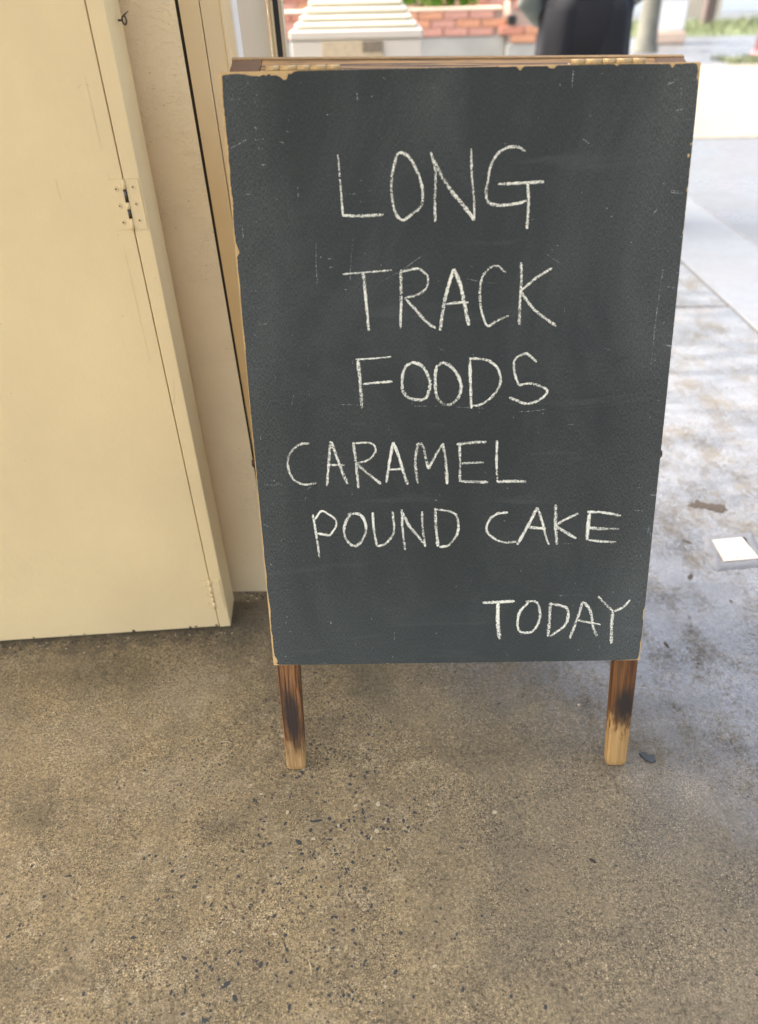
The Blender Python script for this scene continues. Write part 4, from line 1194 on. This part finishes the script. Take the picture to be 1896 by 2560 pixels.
# hair and face
bm = bmesh.new()
bmesh.ops.create_uvsphere(bm, u_segments=24, v_segments=16, radius=0.105)
for v in bm.verts:
    v.co.z *= 1.12
    if v.co.y > 0.045 and v.co.z < 0.045: v.co.y = 0.03; v.co.x *= 0.94
    if v.co.z < -0.06: v.co.x *= 0.85
    v.co += Vector((X0, Y0 + 0.025, 1.665))
for f in bm.faces: f.smooth = True
obj('hair', bm, M_hair, per)
for s in (-1, 1):
    bm = bmesh.new(); bmesh.ops.create_uvsphere(bm, u_segments=10, v_segments=8, radius=0.011, matrix=Matrix.Translation((X0 + s*0.031, Y0 + 0.122, 1.655)))
    obj('eye', bm, M_white, per)
    bm = bmesh.new(); bmesh.ops.create_uvsphere(bm, u_segments=10, v_segments=8, radius=0.022, matrix=Matrix.Translation((X0 + s*0.098, Y0 + 0.03, 1.645)) @ Matrix.Diagonal((0.4, 0.8, 1.3, 1)))
    obj('ear', bm, M_skin, per)
bm = bmesh.new(); cyl(bm, (X0, Y0 + 0.125, 1.655), (X0, Y0 + 0.143, 1.618), 0.008, 0.014, 10)
obj('nose', bm, M_skin, per)
bm = bmesh.new(); bmesh.ops.create_uvsphere(bm, u_segments=10, v_segments=6, radius=0.02, matrix=Matrix.Translation((X0, Y0 + 0.118, 1.592)) @ Matrix.Diagonal((1, 0.4, 0.3, 1)))
obj('mouth', bm, M_pink, per)

# far side of the road
def shaft(name, cx, cy, rows, mat, label, cat, n=20):
    t = thing(name, (cx, cy, 0), label, cat)
    return t, [ell(cx, cy, z, r, r, n) for z, r in rows]
t, r = shaft('tree', 4.75, 15.1, ((0, 0.24), (0.15, 0.19), (0.6, 0.165), (1.4, 0.155), (2.6, 0.13), (3.4, 0.10)), M_bark, 'mottled grey tree trunk across the road right of the person', 'tree')
loft('trunk', r, M_bark, t)
def crown(t, cx, cy, z, R, n, seed):
    r = random.Random(seed); bm = bmesh.new()
    cl = [Vector((cx + r.uniform(-R, R), cy + r.uniform(-R, R), z + r.uniform(-R*0.6, R*0.7))) for _ in range(14)]
    for i in range(n):
        c = r.choice(cl); p = c + Vector((r.gauss(0, 1), r.gauss(0, 1), r.gauss(0, 0.7)))*R*0.28
        d = Vector((r.uniform(-1, 1), r.uniform(-1, 1), r.uniform(-1, 1))).normalized(); e = d.cross(Vector((0.3, 0.2, 1))).normalized()
        s_ = r.uniform(0.06, 0.12)
        bm.faces.new([bm.verts.new(p - d*s_), bm.verts.new(p + e*s_*0.5), bm.verts.new(p + d*s_), bm.verts.new(p - e*s_*0.5)])
    o = obj('crown', bm, M_leaf, t); o['kind'] = 'stuff'
    bm = bmesh.new()
    for c in cl[:8]: cyl(bm, (cx, cy, 3.1), c, 0.06, 0.015, 6)
    obj('branch', bm, M_bark, t)
crown(t, 4.75, 15.1, 4.6, 1.5, 1600, 4)
pil = thing('gate_pillar', (5.75, 17.0, 0), 'white rendered gate pillar on a peach stone base across the road', 'pillar')
obj('pillar_base', B(5.35, 6.04, 16.75, 17.4, 0, 0.21, 0.02), M_peach, pil)
obj('pillar_shaft', B(5.40, 5.99, 16.8, 17.35, 0.212, 0.75, 0.03), M_white, pil)
bm = bmesh.new()
prism(bm, [(5.38, 16.78), (6.02, 16.78), (6.02, 17.37), (5.38, 17.37)], 0.752, 1.02); 
for v in bm.verts:
    if v.co.z > 0.9:
        v.co.x += 0.07 if v.co.x > 5.7 else -0.05
obj('pillar_neck', bm, M_white, pil)
obj('pillar_head', B(5.33, 6.09, 16.74, 17.41, 1.022, 2.0, 0.03), M_white, pil)
fence = thing('board_fence', (9.9, 26.8, 0), 'tan upright board fence at the back of the far verge', 'fence')
for i in range(9):
    obj('board', B(9.0 + i*0.165, 9.155 + i*0.165, 26.8, 26.84, 0.03, 1.75 + 0.02*(i % 3), 0.006), M_tan, fence)
obj('rail', B(8.95, 10.5, 26.845, 26.9, 0.45, 0.55), M_tan, fence)
obj('rail', B(8.95, 10.5, 26.845, 26.9, 1.35, 1.45), M_tan, fence)
pb = thing('wooden_post', (8.9, 23.5, 0), 'dark brown square post standing on the far verge before the fence', 'post')
obj('shaft', B(8.76, 9.04, 23.36, 23.64, 0, 2.2, 0.02), M_brown, pb)
obj('cap', B(8.72, 9.08, 23.32, 23.68, 2.202, 2.26, 0.015), M_brown, pb)
pp = thing('painted_post', (6.3, 13.8, 0), 'dusty pink post at the road edge on the far right', 'post')
bm = bmesh.new(); cyl(bm, (6.32, 13.8, 0.0), (6.32, 13.8, 2.2), 0.13, 0.12, 20)
obj('shaft', bm, M_pink, pp)
bm = bmesh.new(); cyl(bm, (6.32, 13.8, 0.0), (6.32, 13.8, 0.06), 0.17, 0.16, 20)
obj('foot', bm, M_pink, pp)
fw = thing('boundary_wall', (16, 32, 0), 'long pale boundary wall behind the grass verge', 'wall')
obj('wall_face', B(-20, 40, 32, 32.3, -0.02, 1.9), M_pale, fw)
obj('coping', B(-20, 40, 31.95, 32.35, 1.902, 2.0, 0.02), M_white, fw)
# tufts along the road edge and on the verge
r = random.Random(8); bm = bmesh.new()
for i in range(9000):
    if i < 7500: x, y, h = r.uniform(4, 26), r.uniform(19.1, 25.8), r.uniform(0.05, 0.2)
    else: x, y, h = r.uniform(5.3, 9), r.uniform(12.4, 13.4), r.uniform(0.03, 0.09)
    a = r.uniform(0, 6.28); w = 0.02; lx, ly = r.uniform(-0.06, 0.06), r.uniform(-0.06, 0.06)
    bm.faces.new((bm.verts.new((x - w*math.cos(a), y - w*math.sin(a), -0.01)), bm.verts.new((x + w*math.cos(a), y + w*math.sin(a), -0.01)), bm.verts.new((x + lx, y + ly, h))))
tag(obj('grass', bm, plain('grass_blade', (0.14, 0.16, 0.08), 0.8, 0.5, 2)), kind='stuff')
